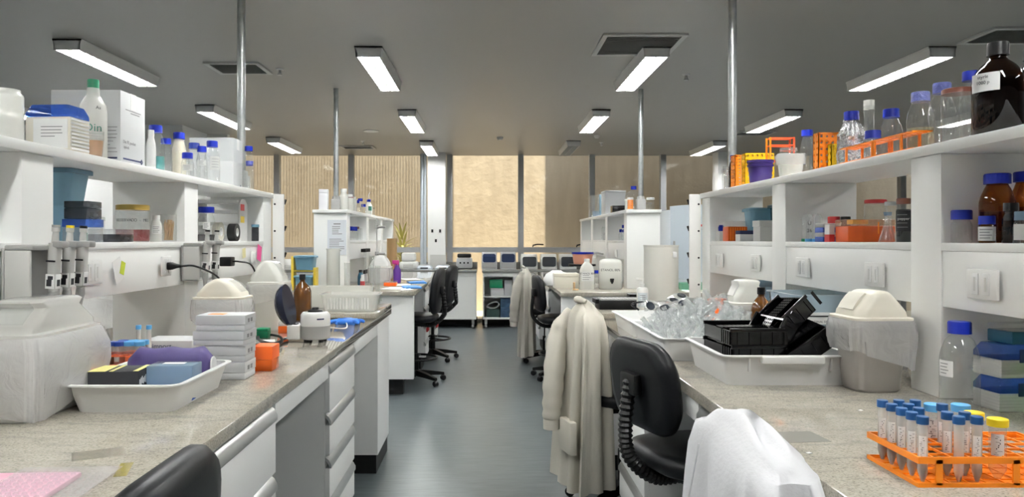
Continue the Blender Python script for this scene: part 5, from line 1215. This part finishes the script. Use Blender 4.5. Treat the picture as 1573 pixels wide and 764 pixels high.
# ================================================================== WINDOW COUNTER AND CABINETS
YC = 11.5
for (x0, x1, nm) in ((-4.0, -.155, 'left'), (-.075, 3.4, 'right')):
    t = T('window_counter', 'grey granite counter under the windows, %s of the bright gap' % nm, 'counter', (0, 0, 0))
    MB().bx(x0, x1, YC - .03, YW - .38 if False else YW - .10, .86, .90, .003).build('slab', mat('dark_granite', (.20, .20, .19), .25, var=.4, vscale=90), t)
    MB().bx(x0, x1, YW - .13, YW - .10, .9005, 1.0, .002).build('upstand', mat('dark_granite', (.20, .20, .19), .25), t)
    if nm == 'left': edges = [-4.0, -3.0, -2.0, -1.15, -.16]
    else: edges = [-.07, .88, 1.8, 2.6, 3.4]
    for i in range(4):
        a, b = edges[i] + .005, edges[i + 1] - .005
        opened = nm == 'right' and i == 0
        c = T('base_cabinet', '%s, %s' % ('white cabinet with an open shelf bay, window counter' if opened else 'white sliding-door cabinet on castors under the window counter', ['just right of the bright gap', 'second right of the bright gap', 'third right of the bright gap', 'fourth right of the bright gap'][i] if nm == 'right' else ['fourth left of the bright gap', 'third left of the bright gap', 'second left of the bright gap', 'just left of the bright gap'][i]), 'cabinet', ((a + b) / 2, YC, 0)); w_ = (b - a) / 2
        MB().bx(-w_, -w_ + .02, 0, .5, .14, .858).bx(w_ - .02, w_, 0, .5, .14, .858).bx(-w_ + .02, w_ - .02, .48, .5, .14, .858).bx(-w_ + .02, w_ - .02, 0, .48, .14, .165).bx(-w_ + .02, w_ - .02, 0, .48, .80, .858).build('carcass', LAM, c)
        if opened:
            m0 = -w_ + .02; m1 = -.0
            MB().bx(m1, m1 + .018, .0, .48, .166, .80).bx(m0, m1, .02, .48, .475, .493).build('shelf', LAM, c)
            MB().bx(m1 + .02, w_ - .021, .005, .023, .168, .797).build('door', LAM, c)
        else:
            MB().bx(-w_ + .021, .03, .025, .043, .168, .797).build('door', LAM, c); MB().bx(-.0, w_ - .021, .004, .022, .168, .797).build('door', LAM, c)
        for s in (-1, 1): MB().bx(s * (w_ - .05) - .02, s * (w_ - .05) + .02, .03, .07, .07, .139).lathe([(0, -.018), (.035, -.018), (.035, .018), (0, .018)], 14, M=R(PI / 2, 0, PI / 2, (s * (w_ - .05), .05, .0355))).build('castor', GREYP, c)
    one('void_shade_panel', 'black sheet for the dark void below the cabinets %s of the bright gap' % nm, 'panel', MB().bx(x0, x1, YC + .45, YC + .47, .001, .139), KICK)  # black sheet stands in for the shade under the castor cabinets
xb = -.05
boxy((xb + .21, YC + .2, .494), .2, .2, .12, 'white box under the green packet in the open cabinet bay', CARTON, 'carton_box', 'box', lidm=CARTON, lidh=.3)
boxy((xb + .19, YC + .17, .615), .20, .16, .13, 'green packet lying on a box in the open cabinet bay', GREEN, 'packet', 'packet', lidm=GREEN, lidh=.2)
boxy((xb + .37, YC + .2, .494), .04, .2, .26, 'brown cardboard upright behind the green packet', CARD, 'carton_box', 'box') if False else None
boxy((xb + .38, YC + .26, .494), .12, .2, .24, 'white carton on the right of the upper cabinet bay', CARTON, 'carton_box', 'box', lidm=CARTON, lidh=.25)
for i in range(2): boxy((xb + .345, YC + .2, .1665 + .15 * i), .17, .28, .148, 'navy patterned pack, %s of the pair in the open bay' % ('lower', 'upper')[i], mat('navy_pattern', (.02, .06, .12), .5, var=.9, vscale=25), 'pack', 'pack', lidm=mat('navy_pattern', (.02, .06, .12), .5), lidh=.2)
boxy((xb + .145, YC + .2, .1665), .2, .26, .12, 'dark green bundle under the rolled mat in the open bay', mat('dark_green_cloth', (.02, .05, .045), .8), 'bundle', 'bundle', lidm=mat('dark_green_cloth', (.02, .05, .045), .8), lidh=.3)
rl = spline([(-.10, 0, .03), (-.03, 0, .005), (.06, 0, .02), (.10, 0, .075), (.05, 0, .115), (-.03, 0, .09), (-.10, 0, .034)], 6)
one('rolled_mat', 'white rolled mat lying in the lower open bay', 'mat', MB().loft([[(x, y, z + o) for x, _, z in rl] + [(x * .9, y, z * .86 + .008) for x, _, z in reversed(rl)] for y, o in ((-.10, 0), (.12, 0))], True, True), PAPER, (xb + .14, YC + .2, .288))
# machines on the counter
YM = 11.78
def px_x(px, Y=YM): return (px - CX) * Y / F
def cycler(px0, px1, top, label, body, screen, lower=None):
    x0, x1 = px_x(px0), px_x(px1); w_ = (x1 - x0) / 2; hh = topz(top, YM) - .9
    t = T('thermocycler', label, 'instrument', ((x0 + x1) / 2, YM, .9005))
    MB().loft([rrect(2 * w_, .32, .03, 0, 0, .16), rrect(2 * w_, .32, .03, hh * .45, 0, .16), rrect(2 * w_ * .98, .30, .03, hh * .75, 0, .17), rrect(2 * w_ * .94, .24, .03, hh, 0, .20)]).build('body', body, t, 50)
    if lower: MB().bx(-w_ * .9, w_ * .9, -.006, .01, hh * .06, hh * .42, .006).build('lower_panel', lower, t)
    MB().loft([[(p[0], y, hh * .62 + p[1]) for p in rrect(w_ * 1.62, hh * .52, .03, 0)] for y in (.004, .03)] if False else [[(p[0], y - .05 * 0, hh * (.66 if lower else .5) + p[1]) for p in rrect(w_ * 1.66, hh * (.5 if lower else .66), .03, 0)] for y in (-.010, .06)]).build('front_panel', screen, t)
    if lower: MB().bx(-w_ * .8, w_ * .8, -.014, -.008, hh * .72, hh * .80, .002).build('lid_grip', NAVY, t)
    return t
cycler(739.5, 763.5, 388, 'navy-fronted silver thermocycler on the window counter, left one', mat('silver_plastic', (.45, .46, .47), .35), NAVY, GREYP)
cycler(768.5, 793, 388, 'navy-fronted silver thermocycler on the window counter, right one', mat('silver_plastic', (.45, .46, .47), .35), NAVY, GREYP)
for k, (a, b) in enumerate(((800.5, 826), (831, 856), (860, 886))):
    cycler(a, b, 391, 'white thermocycler with dark front, %s of three on the window counter' % ('leftmost', 'middle', 'rightmost')[k], WHITE, SCREEN)
t = T('balance_instrument', 'silver instrument with dark lid left of the navy thermocyclers', 'instrument', (px_x(713), YM, .9005))
MB().bx(-.125, .125, 0, .26, .012, .17, .02).build('body', mat('silver_plastic', (.45, .46, .47), .35), t); MB().bx(-.11, .11, .0, .24, .18, .245, .02).build('lid', BLACK, t)
MB().bx(-.12, .12, -.004, .2, .1705, .18, .004).build('rim', WHITE, t)
for s in (-1, 0, 1): MB().lathe([(0, 0), (.014, 0), (.014, .012), (0, .012)], 14, M=R(PI / 2, 0, 0, (s * .06, .0, .10))).build('knob', BLACK, t)
MB().bx(-.12, -.08, .02, .06, 0, .012).bx(.08, .12, .02, .06, 0, .012).bx(-.12, .12, .2, .24, 0, .012).build('foot', BLACK, t)
for k, px in enumerate((653, 681)):
    t = T('laboratory_scale', 'white laboratory balance with steel pan on the window counter, %s one' % ('left', 'right')[k], 'scale', (px_x(px), YM - .05, .9005))
    MB().loft([rrect(.23, .26, .03, 0), rrect(.23, .26, .03, .03), rrect(.19, .2, .03, .06)]).build('body', mat('pale_blue_white', (.68, .74, .80), .4), t)
    MB().bx(-.085, .085, -.06, .09, .066, .074, .004).tube([(0, 0, .058), (0, 0, .067)], .02).build('pan', ALU, t); MB().bx(-.06, .06, -.132, -.122, .012, .035, .003).build('display', SCREEN, t)
one('blue_dish', 'blue shallow dish on the counter beside the right balance', 'dish', MB().lathe([(0, 0), (.06, 0), (.085, .045), (.08, .045), (.055, .005), (0, .005)], 20), NAVY, (px_x(697), YM - .15, .9005))
# far left counter pieces
for k, (px, py, w_, h_) in enumerate(((446, 386, .20, .16), (468, 383, .26, .22), (500, 392, .16, .12))):
    Y = 11.75; x = px_x(px, Y)
    t = T('bench_instrument', 'white instrument on the far left window counter, %s' % ('leftmost', 'middle with raised lid', 'rightmost')[k], 'instrument', (x, Y, .9005))
    MB().loft([rrect(w_, .28, .03, 0), rrect(w_, .28, .03, h_ * .6), rrect(w_ * .8, .22, .03, h_)]).build('body', WHITE, t, 50); MB().bx(-w_ * .3, w_ * .3, -.145, -.138, h_ * .2, h_ * .45, .003).build('panel', SCREEN if k == 1 else LGREY, t)
t = T('bench_instrument', 'white stacked instrument on the window counter left of the white column', 'instrument', (px_x(628), 11.8, .9005)); MB().bx(-.14, .14, -.12, .14, 0, .12, .02).build('body', WHITE, t); MB().bx(-.11, .11, -.1, .1, .121, .26, .03).build('upper_unit', WHITE, t); MB().bx(-.08, .08, -.128, -.118, .03, .08).build('panel', LGREY, t)
# fridge
t = T('refrigerator', 'tall pale blue white refrigerator beyond the right bench', 'refrigerator', (2.65, 9.3, 0))
MB().bx(-.38, .38, 0, .70, .04, 1.74, .01).build('body', mat('pale_blue_enamel', (.60, .67, .74), .35), t)
MB().loft([[(x, -.04 - .012 * (1 - (x / .38) ** 2), z + (.022 * (1 - (x / .38) ** 2) if z > 1.5 else 0)) for x in [-.38 + .076 * i for i in range(11)]] + [(.38, -.002, z), (-.38, -.002, z)] for z in (.72, 1.78)]).build('upper_door', mat('pale_blue_enamel', (.60, .67, .74), .35), t)
MB().bx(-.38, .38, -.05, -.002, .06, .70, .008).build('lower_door', mat('pale_blue_enamel', (.60, .67, .74), .35), t)
MB().bx(-.35, -.33, -.085, -.05, .78, 1.35, .006).build('handle', GREYP, t)
MB().bx(-.02, .05, -.056, -.051, 1.53, 1.555).build('red_badge', RED, t); MB().bx(0, .04, -.0555, -.051, 1.49, 1.5).build('grey_badge', GREYP, t)
MB().bx(-.36, .36, .02, .66, .001, .04).build('plinth', BLACK, t)
# drying pegboards at the shelf ends
def pegboard(x, y, label, s):
    t = T('drying_rack', label, 'drying rack', (x, y, 1.02))
    MB().bx(-.035, .035, -.012, .0, 0, .62, .004).build('board', WHITE, t)
    k = 0
    for z in (.02, .18, .34, .50):
        MB().tube([(s * .005, .0, z), (s * .012, .03, z + .02), (s * .018, .05, z + .06)], [.006, .006, .005], 8).build('peg', WHITE, t)
        MB().tube([(s * .0185, .051, z + .062), (s * .026, .06, z + .09)], .007, 8).build('peg_tip', BLACK, t)
        MB().lathe([(0, 0), (.006, 0), (.006, .003), (0, .003)], 10, M=R(PI / 2, 0, 0, (-s * .02, -.0122, z + .06))).build('screw', BLACK, t)
    return t
pegboard(-1.243, 4.47, 'white drying rack with pegs fixed at the far end of the near left shelf', 1)
pegboard(1.243, 4.48, 'white drying rack with pegs fixed at the far end of the near right shelf', -1)

# ================================================================== FAR LEFT BENCH
Y = 6.849
x0, _, z1 = ay(503, 338, Y); x1, _, z0 = ay(532, 392, Y)
t = T('notice_sheet', 'printed white notice sheet taped on the end of the far left shelf', 'notice', ((x0 + x1) / 2, Y, (z0 + z1) / 2)); w_, h_ = (x1 - x0) / 2, (z1 - z0) / 2
MB().bx(-w_, w_, -.0015, -.0003, -h_, h_).build('sheet', mat('cool_paper', (.70, .73, .78), .6), t)
g = lines(MB(), -w_ * .8, w_ * .8, -h_ * .75, -h_ * .1, 7, -.0018, .003); lines(g, -w_ * .5, w_ * .55, h_ * .2, h_ * .62, 5, -.0018, .003); g.bx(-w_ * .35, w_ * .4, -.0022, -.0016, h_ * .74, h_ * .80); g.build('lettering', INKG, t)
ZF = ZB + .0005
swing_bin((-1.06, 7.45, ZB), .20, .18, .29, 'white swing-lid bin on the far left bench', WHITE, WHITE, PI, .45, True, WHITE, .02, .6, 44, .4, bagout=.01)
def at_b(px, Y): return (px - CX) * Y / F
cylinder((at_b(571, 6.8), 6.8, ZB), .022, .30, 'clear glass cylinder at the near corner of the far left bench', GLASS)
t = T('spray_bottle', 'magenta and purple spray bottle on the far left bench', 'bottle', (-.93, 7.75, ZB)); MB().lathe([(0, 0), (.038, 0), (.04, .006), (.04, .13), (.02, .17), (.014, .185), (0, .185)], 20).build('body', mat('violet_plastic', (.12, .03, .30), .3), t); MB().bx(-.05, .02, -.012, .012, .195, .235, .005).lathe([(0, .1855), (.016, .1855), (.016, .2), (0, .2)], 12).bx(-.03, -.022, -.006, .006, .15, .2, .002).build('trigger', mat('magenta_plastic', (.50, .02, .22), .35), t)
one('cardboard_tube', 'tall brown cardboard roll standing on the far left bench', 'tube', MB().lathe([(.045, 0), (.055, 0), (.055, .46), (.045, .46), (.045, 0)], 24, cap0=False, cap1=False), CARD, (at_b(602, 8.2), 8.2, ZF))
for k, (px, Y, w_, d_, lab) in enumerate(((632, 6.95, .17, .24, 'blue absorbent pad lying at the near edge of the far left bench'), (640, 7.75, .18, .30, 'blue absorbent pad lying farther along the far left bench'))):
    one('absorbent_pad', lab, 'pad', MB().loft([crumple(rrect(w_, d_, .02, z, n=8), .006, 60 + k + i, (2, 3, 5)) for i, z in enumerate((0, .012))]), PADB, (at_b(px, Y), Y, ZF), .2)
for k, (px, Y, lab) in enumerate(((608, 6.85, 'white paper sheet at the near edge of the far left bench'), (615, 7.35, 'white paper sheet behind the first blue pad'), (632, 8.4, 'white paper sheet farther along the far left bench'))):
    one('paper_sheet', lab, 'paper', MB().bx(-.10, .10, -.14, .14, 0, .004), PAPER, (at_b(px, Y), Y, ZF), .3 * k - .2)
boxy((at_b(598, 7.15), 7.25, ZB), .12, .10, .05, 'orange red lidded box on the far left bench', NEON, 'box', 'box', lidm=CPLAS, lidh=.35)
boxy((at_b(590, 7.9), 8.0, ZB), .10, .10, .08, 'pink tray box beside the magenta spray bottle', PINK, 'box', 'box', lidm=WHITE, lidh=.35)
bottle((-1.20, 7.12, ZF), .03, .16, 'dark bottle under the far left shelf beside the bin', cap=BLACK, glass=TEALD, rn=.015)
bottle((-1.16, 6.98, ZF), .022, .12, 'red-labelled white bottle under the far left shelf', cap=WHITE, glass=MILKY, lab=RED, labz=(.1, .5), laba=1.2, rn=.012)
tub((-1.62, 6.66, ZB), .15, .15, .12, 'lower blue tub stacked at the end of the far left bench', TEAL, lid=TEAL, fl=.01, group='blue tubs at the far left bench end')
t = T('yellow_stand', 'yellow stand holding up the upper blue tub on the far left bench', 'stand', (-1.62, 6.66, ZB)); MB().bx(-.11, -.085, -.05, .05, 0, .30, .003).bx(.085, .11, -.05, .05, 0, .20, .003).bx(-.085, .11, -.05, .05, .165, .178, .002).build('frame', mat('yellow_metal', (.70, .50, .04), .4), t)
tub((-1.61, 6.66, ZB + .18), .17, .16, .115, 'upper blue tub on the yellow stand, far left bench', TEAL, lid=TEAL, fl=.012, group='blue tubs at the far left bench end')
# shelf top and middle shelf of the far left bench
ZS1 = ZS + .0005
bottle((-1.34, 7.0, ZS1), .045, .20, 'white plastic bottle with white cap beside the far left pole', cap=WHITE, glass=MILKY, rn=.025, name='plastic_bottle', style='boston')
bottle((-1.33, 7.22, ZS1), .045, .16, 'white plastic bottle with red band, far left shelf top', cap=WHITE, glass=MILKY, rn=.03, name='plastic_bottle', lab=RED, labz=(.78, .83), laba=2, style='jar')
bottle((-1.335, 7.42, ZS1), .045, .15, 'white plastic bottle with red ring, second on the far left shelf top', cap=WHITE, glass=MILKY, rn=.03, name='plastic_bottle', style='jar')
for k, (y, h_, r_) in enumerate(((7.72, .13, .030), (7.92, .16, .032), (8.12, .11, .028))): bottle((-1.34, y, ZS1), r_, h_, 'clear blue-capped bottle on the far left shelf top, %s of three' % ('nearest', 'middle', 'farthest')[k], rn=.019, rc=.026, caph=.03, liq=CREAML if k == 0 else None)
t = T('wash_bottle', 'wash bottle with green cross label and thin spout on the far left shelf top', 'bottle', (-1.335, 8.45, ZS1)); MB().lathe([(0, 0), (.038, 0), (.04, .005), (.04, .11), (.02, .145), (.02, .15), (0, .15)], 22).build('body', MILKY, t); cap_mb(.022, .15, .028).build('cap', BLUECAP, t, 25); MB().tube(spline([(0, 0, .178), (0, 0, .23), (.02, 0, .26)], 4), .004).build('spout', WHITE, t)
arc_patch(.0408, .05, .10, face_angle(-1.335, 8.45) - .1, face_angle(-1.335, 8.45) + 1.0).build('label', GREENI, t)
bottle((-1.34, 8.75, ZS1), .03, .10, 'small clear jar at the far end of the far left shelf top', cap=CPLAS, style='jar', name='glass_jar', cat='jar')
boxy((-1.51, 6.93, ZS1), .08, .06, .19, 'white paper box at the left of the far left pole', mat('bright_paper', (.80, .80, .84), .6), 'box', 'box', lidm=mat('bright_paper', (.80, .80, .84), .6), lidh=.2)
for k, y in enumerate((7.15, 7.27, 7.39, 7.51)): bottle((-1.33, y, ZM1), .032, .135, 'blue-capped bottle on the far left middle shelf, %s from the end' % ('first', 'second', 'third', 'fourth')[k], rn=.024, rc=.030, caph=.04)
for k, y in enumerate((7.66, 7.78, 7.88)): bottle((-1.34, y, ZM1), .03, .14, 'clear glass vessel on the far left middle shelf, %s from the first divider' % ('third', 'second', 'first')[k], cap=BROWNL if k == 0 else None, style='jar', name='glass_jar', cat='jar')
t = T('clamp_stand', 'steel clamp stand with dark clamps in front of the far left shelf', 'stand', (-1.17, 7.95, ZB)); MB().bx(-.06, .06, -.09, .09, 0, .015, .003).build('base', GREYP, t); MB().tube([(0, 0, .015), (0, 0, .68)], .006).build('rod', ALU, t)
for z in (.18, .30, .58): MB().tube([(0, 0, z), (.05, -.03, z), (.09, -.02, z)], .012).lathe([(0, z - .02), (.02, z - .02), (.02, z + .02), (0, z + .02)], 12).build('clamp', GREYP, t)
for k in range(5):
    t = T('burette', 'dark-clipped glass burette below the far left shelf, %s from the camera' % ('first', 'second', 'third', 'fourth', 'fifth')[k], 'burette', (-1.24, 7.58 + .07 * k, 1.04)); MB().tube([(0, 0, 0), (0, 0, .24)], .010, 10).build('tube', GLASS, t); MB().bx(-.035, .014, -.012, .012, .20, .235, .003).bx(-.012, .012, -.012, .012, -.02, .02, .003).build('clip', BLACK, t)
# ================================================================== FAR RIGHT BENCH
def jug(pos, w_, d_, h_, label, s, kind):
    t = T('jerry_can' if kind else 'chemical_bottle', label, 'bottle', pos)
    r = .05 if kind else .04
    if kind:
        MB().loft([rrect(w_ * .94, d_ * .94, r, 0), rrect(w_, d_, r, .012), rrect(w_, d_, r, h_ * .84), rrect(w_ * .93, d_ * .92, r, h_ * .93), rrect(w_ * .7, d_ * .6, .03, h_ * .985), rrect(w_ * .4, d_ * .4, .02, h_)]).build('body', MILKY, t, 60)
        MB().loft([rrect(w_ * .9, d_ * .9, r, .004), rrect(w_ * .96, d_ * .96, r, .016), rrect(w_ * .96, d_ * .96, r, h_ * .30)]).build('contents', mat('clear_liquid_grey', (.60, .60, .55), .2), t)
        MB().tube([(0, -d_ / 2, h_ * .27), (0, -d_ / 2 - .04, h_ * .27)], .014).bx(-.018, .018, -d_ / 2 - .035, -d_ / 2 - .02, h_ * .30, h_ * .36, .003).tube([(0, -d_ / 2 - .03, h_ * .27), (0, -d_ / 2 - .03, h_ * .19)], .008).build('tap', BLACK, t)
        text(t, s, .030, (-.01, -d_ / 2 - .002, h_ * .63), FACE_CAM, INK)
    else:
        MB().loft([rrect(w_ * .95, d_ * .95, r, 0), rrect(w_, d_, r, .008), rrect(w_, d_, r, h_ * .62), rrect(w_ * .8, d_ * .8, .03, h_ * .76), rrect(w_ * .4, d_ * .45, .02, h_ * .88), rrect(w_ * .36, d_ * .4, .02, h_ * .90)]).build('body', MILKY, t, 60)
        MB().lathe([(0, h_ * .9), (w_ * .2, h_ * .9), (w_ * .19, h_), (0, h_)], 18).build('cap', WHITE, t)
        MB().bx(-w_ * .42, w_ * .42, -d_ / 2 - .001, -d_ / 2 - .0002, h_ * .28, h_ * .58).build('label', PAPER, t); text(t, s, .024, (0, -d_ / 2 - .002, h_ * .52), FACE_CAM, INK)
        lines(MB(), -w_ * .35, w_ * .35, h_ * .33, h_ * .46, 3, -d_ / 2 - .0012, .002).build('rules', INKG, t)
    return t
jug((at_b(939.5, 6.72), 6.80, ZF), .205, .16, .275, 'white jerry can with black tap lettered etanol on the far right bench', 'ETANOL 80%', True)
jug((at_b(902, 6.72), 6.74, ZF), .13, .10, .275, 'white flat bottle lettered etanol beside the jerry can', 'ETANOL 80%', False)
bottle((at_b(919, 6.95), 7.02, ZF), .035, .16, 'blue-capped clear bottle between the etanol bottle and jerry can', rn=.028, rc=.034, caph=.03)
boxy((at_b(871, 6.85), 6.95, ZF), .225, .16, .135, 'cream metal box on the near edge of the far right bench', CREAM, 'metal_box', 'box', lidm=CREAM, lidh=.25, over=.002)
t = T('cloth_bundle', 'white crumpled cloth behind the cream metal box on the far right bench', 'cloth', (at_b(856, 7.3), 7.35, ZF)); MB().loft([crumple(rrect(.26 * s, .2 * s, .08 * s, z, n=8), .012, 90 + i, (2, 3, 5)) for i, (s, z) in enumerate(((1, 0), (1.05, .05), (.8, .11), (.4, .14)))]).build('body', PAPER, t, 70)
one('wood_block', 'small tan block before the cream metal box on the far right bench', 'block', MB().bx(-.025, .025, -.02, .02, 0, .012, .002).bx(-.02, -.004, -.018, .018, .0122, .07, .002), WOOD, (at_b(884, 6.62), 6.62, ZF))
t = T('stirrer_stand', 'black round stand under the salmon tub on the far right bench', 'stand', (at_b(894, 7.6), 7.6, ZB)); MB().lathe([(0, 0), (.11, 0), (.11, .02), (.02, .03), (.02, .17), (.14, .18), (.14, .20), (0, .20)], 24).build('body', BLACK, t)
t = T('salmon_tub', 'round salmon pink tub with blue rim on the black stand', 'tub', (at_b(895, 7.6), 7.6, ZB + .2005)); MB().lathe([(0, 0), (.09, 0), (.105, .10), (0, .10)], 24).build('body', mat('salmon_plastic', (.60, .27, .18), .4), t); MB().lathe([(0, .1005), (.112, .1005), (.112, .12), (0, .12)], 24).build('rim', BLUECAP, t)
cable('grey_cable', 'grey cable running from the far right panel outlet down behind the bottles', [(at_b(926, 8.2), 8.2, 1.21), (at_b(912, 7.9), 7.9, 1.22), (at_b(903, 7.7), 7.75, 1.10), (at_b(905, 7.5), 7.75, .925)], .010, GREYP)
# its shelves
bottle((1.44, 7.35, ZS1), .085, .25, 'conical blue-capped flask on the far right shelf top', rn=.02, rc=.028, caph=.034, style='boston')
bottle((1.345, 7.02, ZS1), .026, .12, 'orange-labelled small bottle beside the far right pole', cap=WHITE, glass=MILKY, style='jar', lab=ORA, labz=(.1, .8), laba=2.5)
bottle((1.335, 7.13, ZS1), .022, .11, 'white small bottle left of the orange-labelled one', cap=WHITE, glass=MILKY, style='jar')
bottle((1.535, 7.03, ZS1), .035, .12, 'clear jar with white lid right of the far right pole', cap=WHITE, style='jar', name='glass_jar', cat='jar')
bottle((1.55, 7.2, ZS1), .035, .08, 'low clear pot at the right end of the far right shelf top', cap=CPLAS, style='jar', name='glass_jar', cat='jar')
boxy((1.40, 8.3, ZS1), .22, .30, .26, 'white cabinet box on the far right shelf top', CARTON, 'cabinet_box', 'box', lidm=CARTON, lidh=.08, over=.003)
boxy((1.37, 7.75, ZS1), .16, .14, .075, 'black low rack on the far right shelf top', BLACKG, 'tip_rack', 'rack', lidm=BLACKG, lidh=.3)
cylinder((1.345, 8.75, ZS1), .035, .25, 'pale blue glass cylinder on the far right shelf top', clear('pale_blue_glass', (.8, .9, .95), milk=.2, milkcol=(.6, .75, .85)))
t = T('glass_bowl', 'large clear glass vessel at the far end of the far right shelf top', 'bowl', (1.41, 9.4, ZS1)); MB().lathe([(0, 0), (.08, 0), (.09, .01), (.12, .12), (.13, .28), (.122, .28), (.11, .12), (.08, .015), (0, .012)], 28).build('body', GLASS, t)
MB().lathe([(0, .014), (.078, .016), (.09, .08), (0, .08)], 24).build('contents', BLUEF, t)
for k, (y, h_, m_) in enumerate(((7.12, .20, clear('blue_liquid', (.2, .4, .7), milk=.4, milkcol=(.05, .2, .5))), (7.28, .15, None), (7.42, .11, None))): bottle((1.34, y, ZM1), .034, h_, 'blue-capped bottle on the far right middle shelf, %s one' % ('blue-filled nearest', 'middle', 'short farthest')[k], liq=m_, lf=.6, rn=.02, rc=.028, caph=.03)
boxy((1.36, 8.3, ZM1), .12, .10, .085, 'white box on the far right middle shelf, second opening', CARTON, 'carton_box', 'box', lidm=CARTON, lidh=.3)
bottle((1.36, 8.55, ZM1), .05, .17, 'round clear glass jar on the far right middle shelf, second opening', cap=None, style='jar', name='glass_jar', cat='jar')
# chairs and pieces on the hidden sides, glimpsed under the shelves
office_chair((-2.62, 4.55, 0), -PI / 2, 'black chair glimpsed under the near left shelf on the other side', .55, 1.12, bw=.42, bh=.40)
office_chair((2.95, 6.6, 0), PI / 2, 'black chair glimpsed beyond the near right shelf end', .60, 1.16, bw=.42, bh=.40)
one('white_bag', 'white crumpled bag on the other side of the near left bench', 'bag', MB().loft([crumple(rrect(.28 * s, .22 * s, .09 * s, z, n=10), .015, 95 + i, (2, 3, 5)) for i, (s, z) in enumerate(((.9, 0), (1.1, .07), (.95, .15), (.5, .19), (.15, .195)))]), BAGM, (-1.95, 3.85, ZF))
one('wall_plate', 'black square plate fixed beyond the near left shelf', 'plate', MB().bx(-.09, .09, -.02, 0, -.07, .07, .004), BLACK, ay(168, 462, 9.14))
tub((1.85, 6.75, ZB), .24, .16, .06, 'green edged white tray on the other side of the far right bench', clear('green_clear', (.6, .85, .75), milk=.5, milkcol=(.4, .7, .55)), fl=.01)
for y, z, lab in ((7.86, .40, 'small red pouch fixed on the nearer drawer unit under the far left bench'), (9.32, .27, 'small red pouch fixed on the farther drawer unit under the far left bench')):
    t = T('red_pouch', lab, 'pouch', (-.635, y, z)); MB().loft([rrect(.006, .05, .002, .13, .004), rrect(.02, .09, .008, .09, .011), rrect(.03, .10, .01, .02, .016), rrect(.012, .07, .004, 0, .008)]).build('pouch', RED, t); MB().bx(.0, .006, -.05, .05, .128, .14, .001).build('hanger', GREYP, t)
# plant outside
t = T('potted_palm', 'pale yellow green palm-like plant outside the left windows', 'plant', ((618 - CX) * 13.6 / F, 13.6, -.05))
MB().lathe([(0, 0), (.16, 0), (.20, .35), (.17, .35), (.16, .3), (0, .3)], 20).build('pot', mat('terracotta', (.45, .20, .10), .8), t)
MB().tube([(0, 0, .3), (.02, 0, .9), (0, 0, 1.3)], .035, 10).build('stem', mat('plant_stem', (.30, .26, .12), .8), t)
rnd = random.Random(3)
for i in range(46):
    a = rnd.uniform(0, 6.28); e = rnd.uniform(.1, 1.3); L_ = rnd.uniform(.3, .55); z0 = rnd.uniform(.9, 1.45)
    pts = [(0, 0, z0)]; 
    for k in range(1, 5):
        f = k / 4; pts.append((math.cos(a) * L_ * f * math.cos(e), math.sin(a) * L_ * f * math.cos(e), z0 + L_ * f * math.sin(e) - .25 * f * f * L_))
    m_ = MB(); d = (-math.sin(a), math.cos(a)); v = []
    for k, p in enumerate(pts): ww = (.012, .026, .024, .016, .002)[k]; v += [(p[0] - d[0] * ww, p[1] - d[1] * ww, p[2]), (p[0] + d[0] * ww, p[1] + d[1] * ww, p[2])]
    m_.add(v, [(2 * k, 2 * k + 1, 2 * k + 3, 2 * k + 2) for k in range(4)]); m_.build('leaf', mat('yellow_green_leaf', (.62, .58, .22), .6), t)
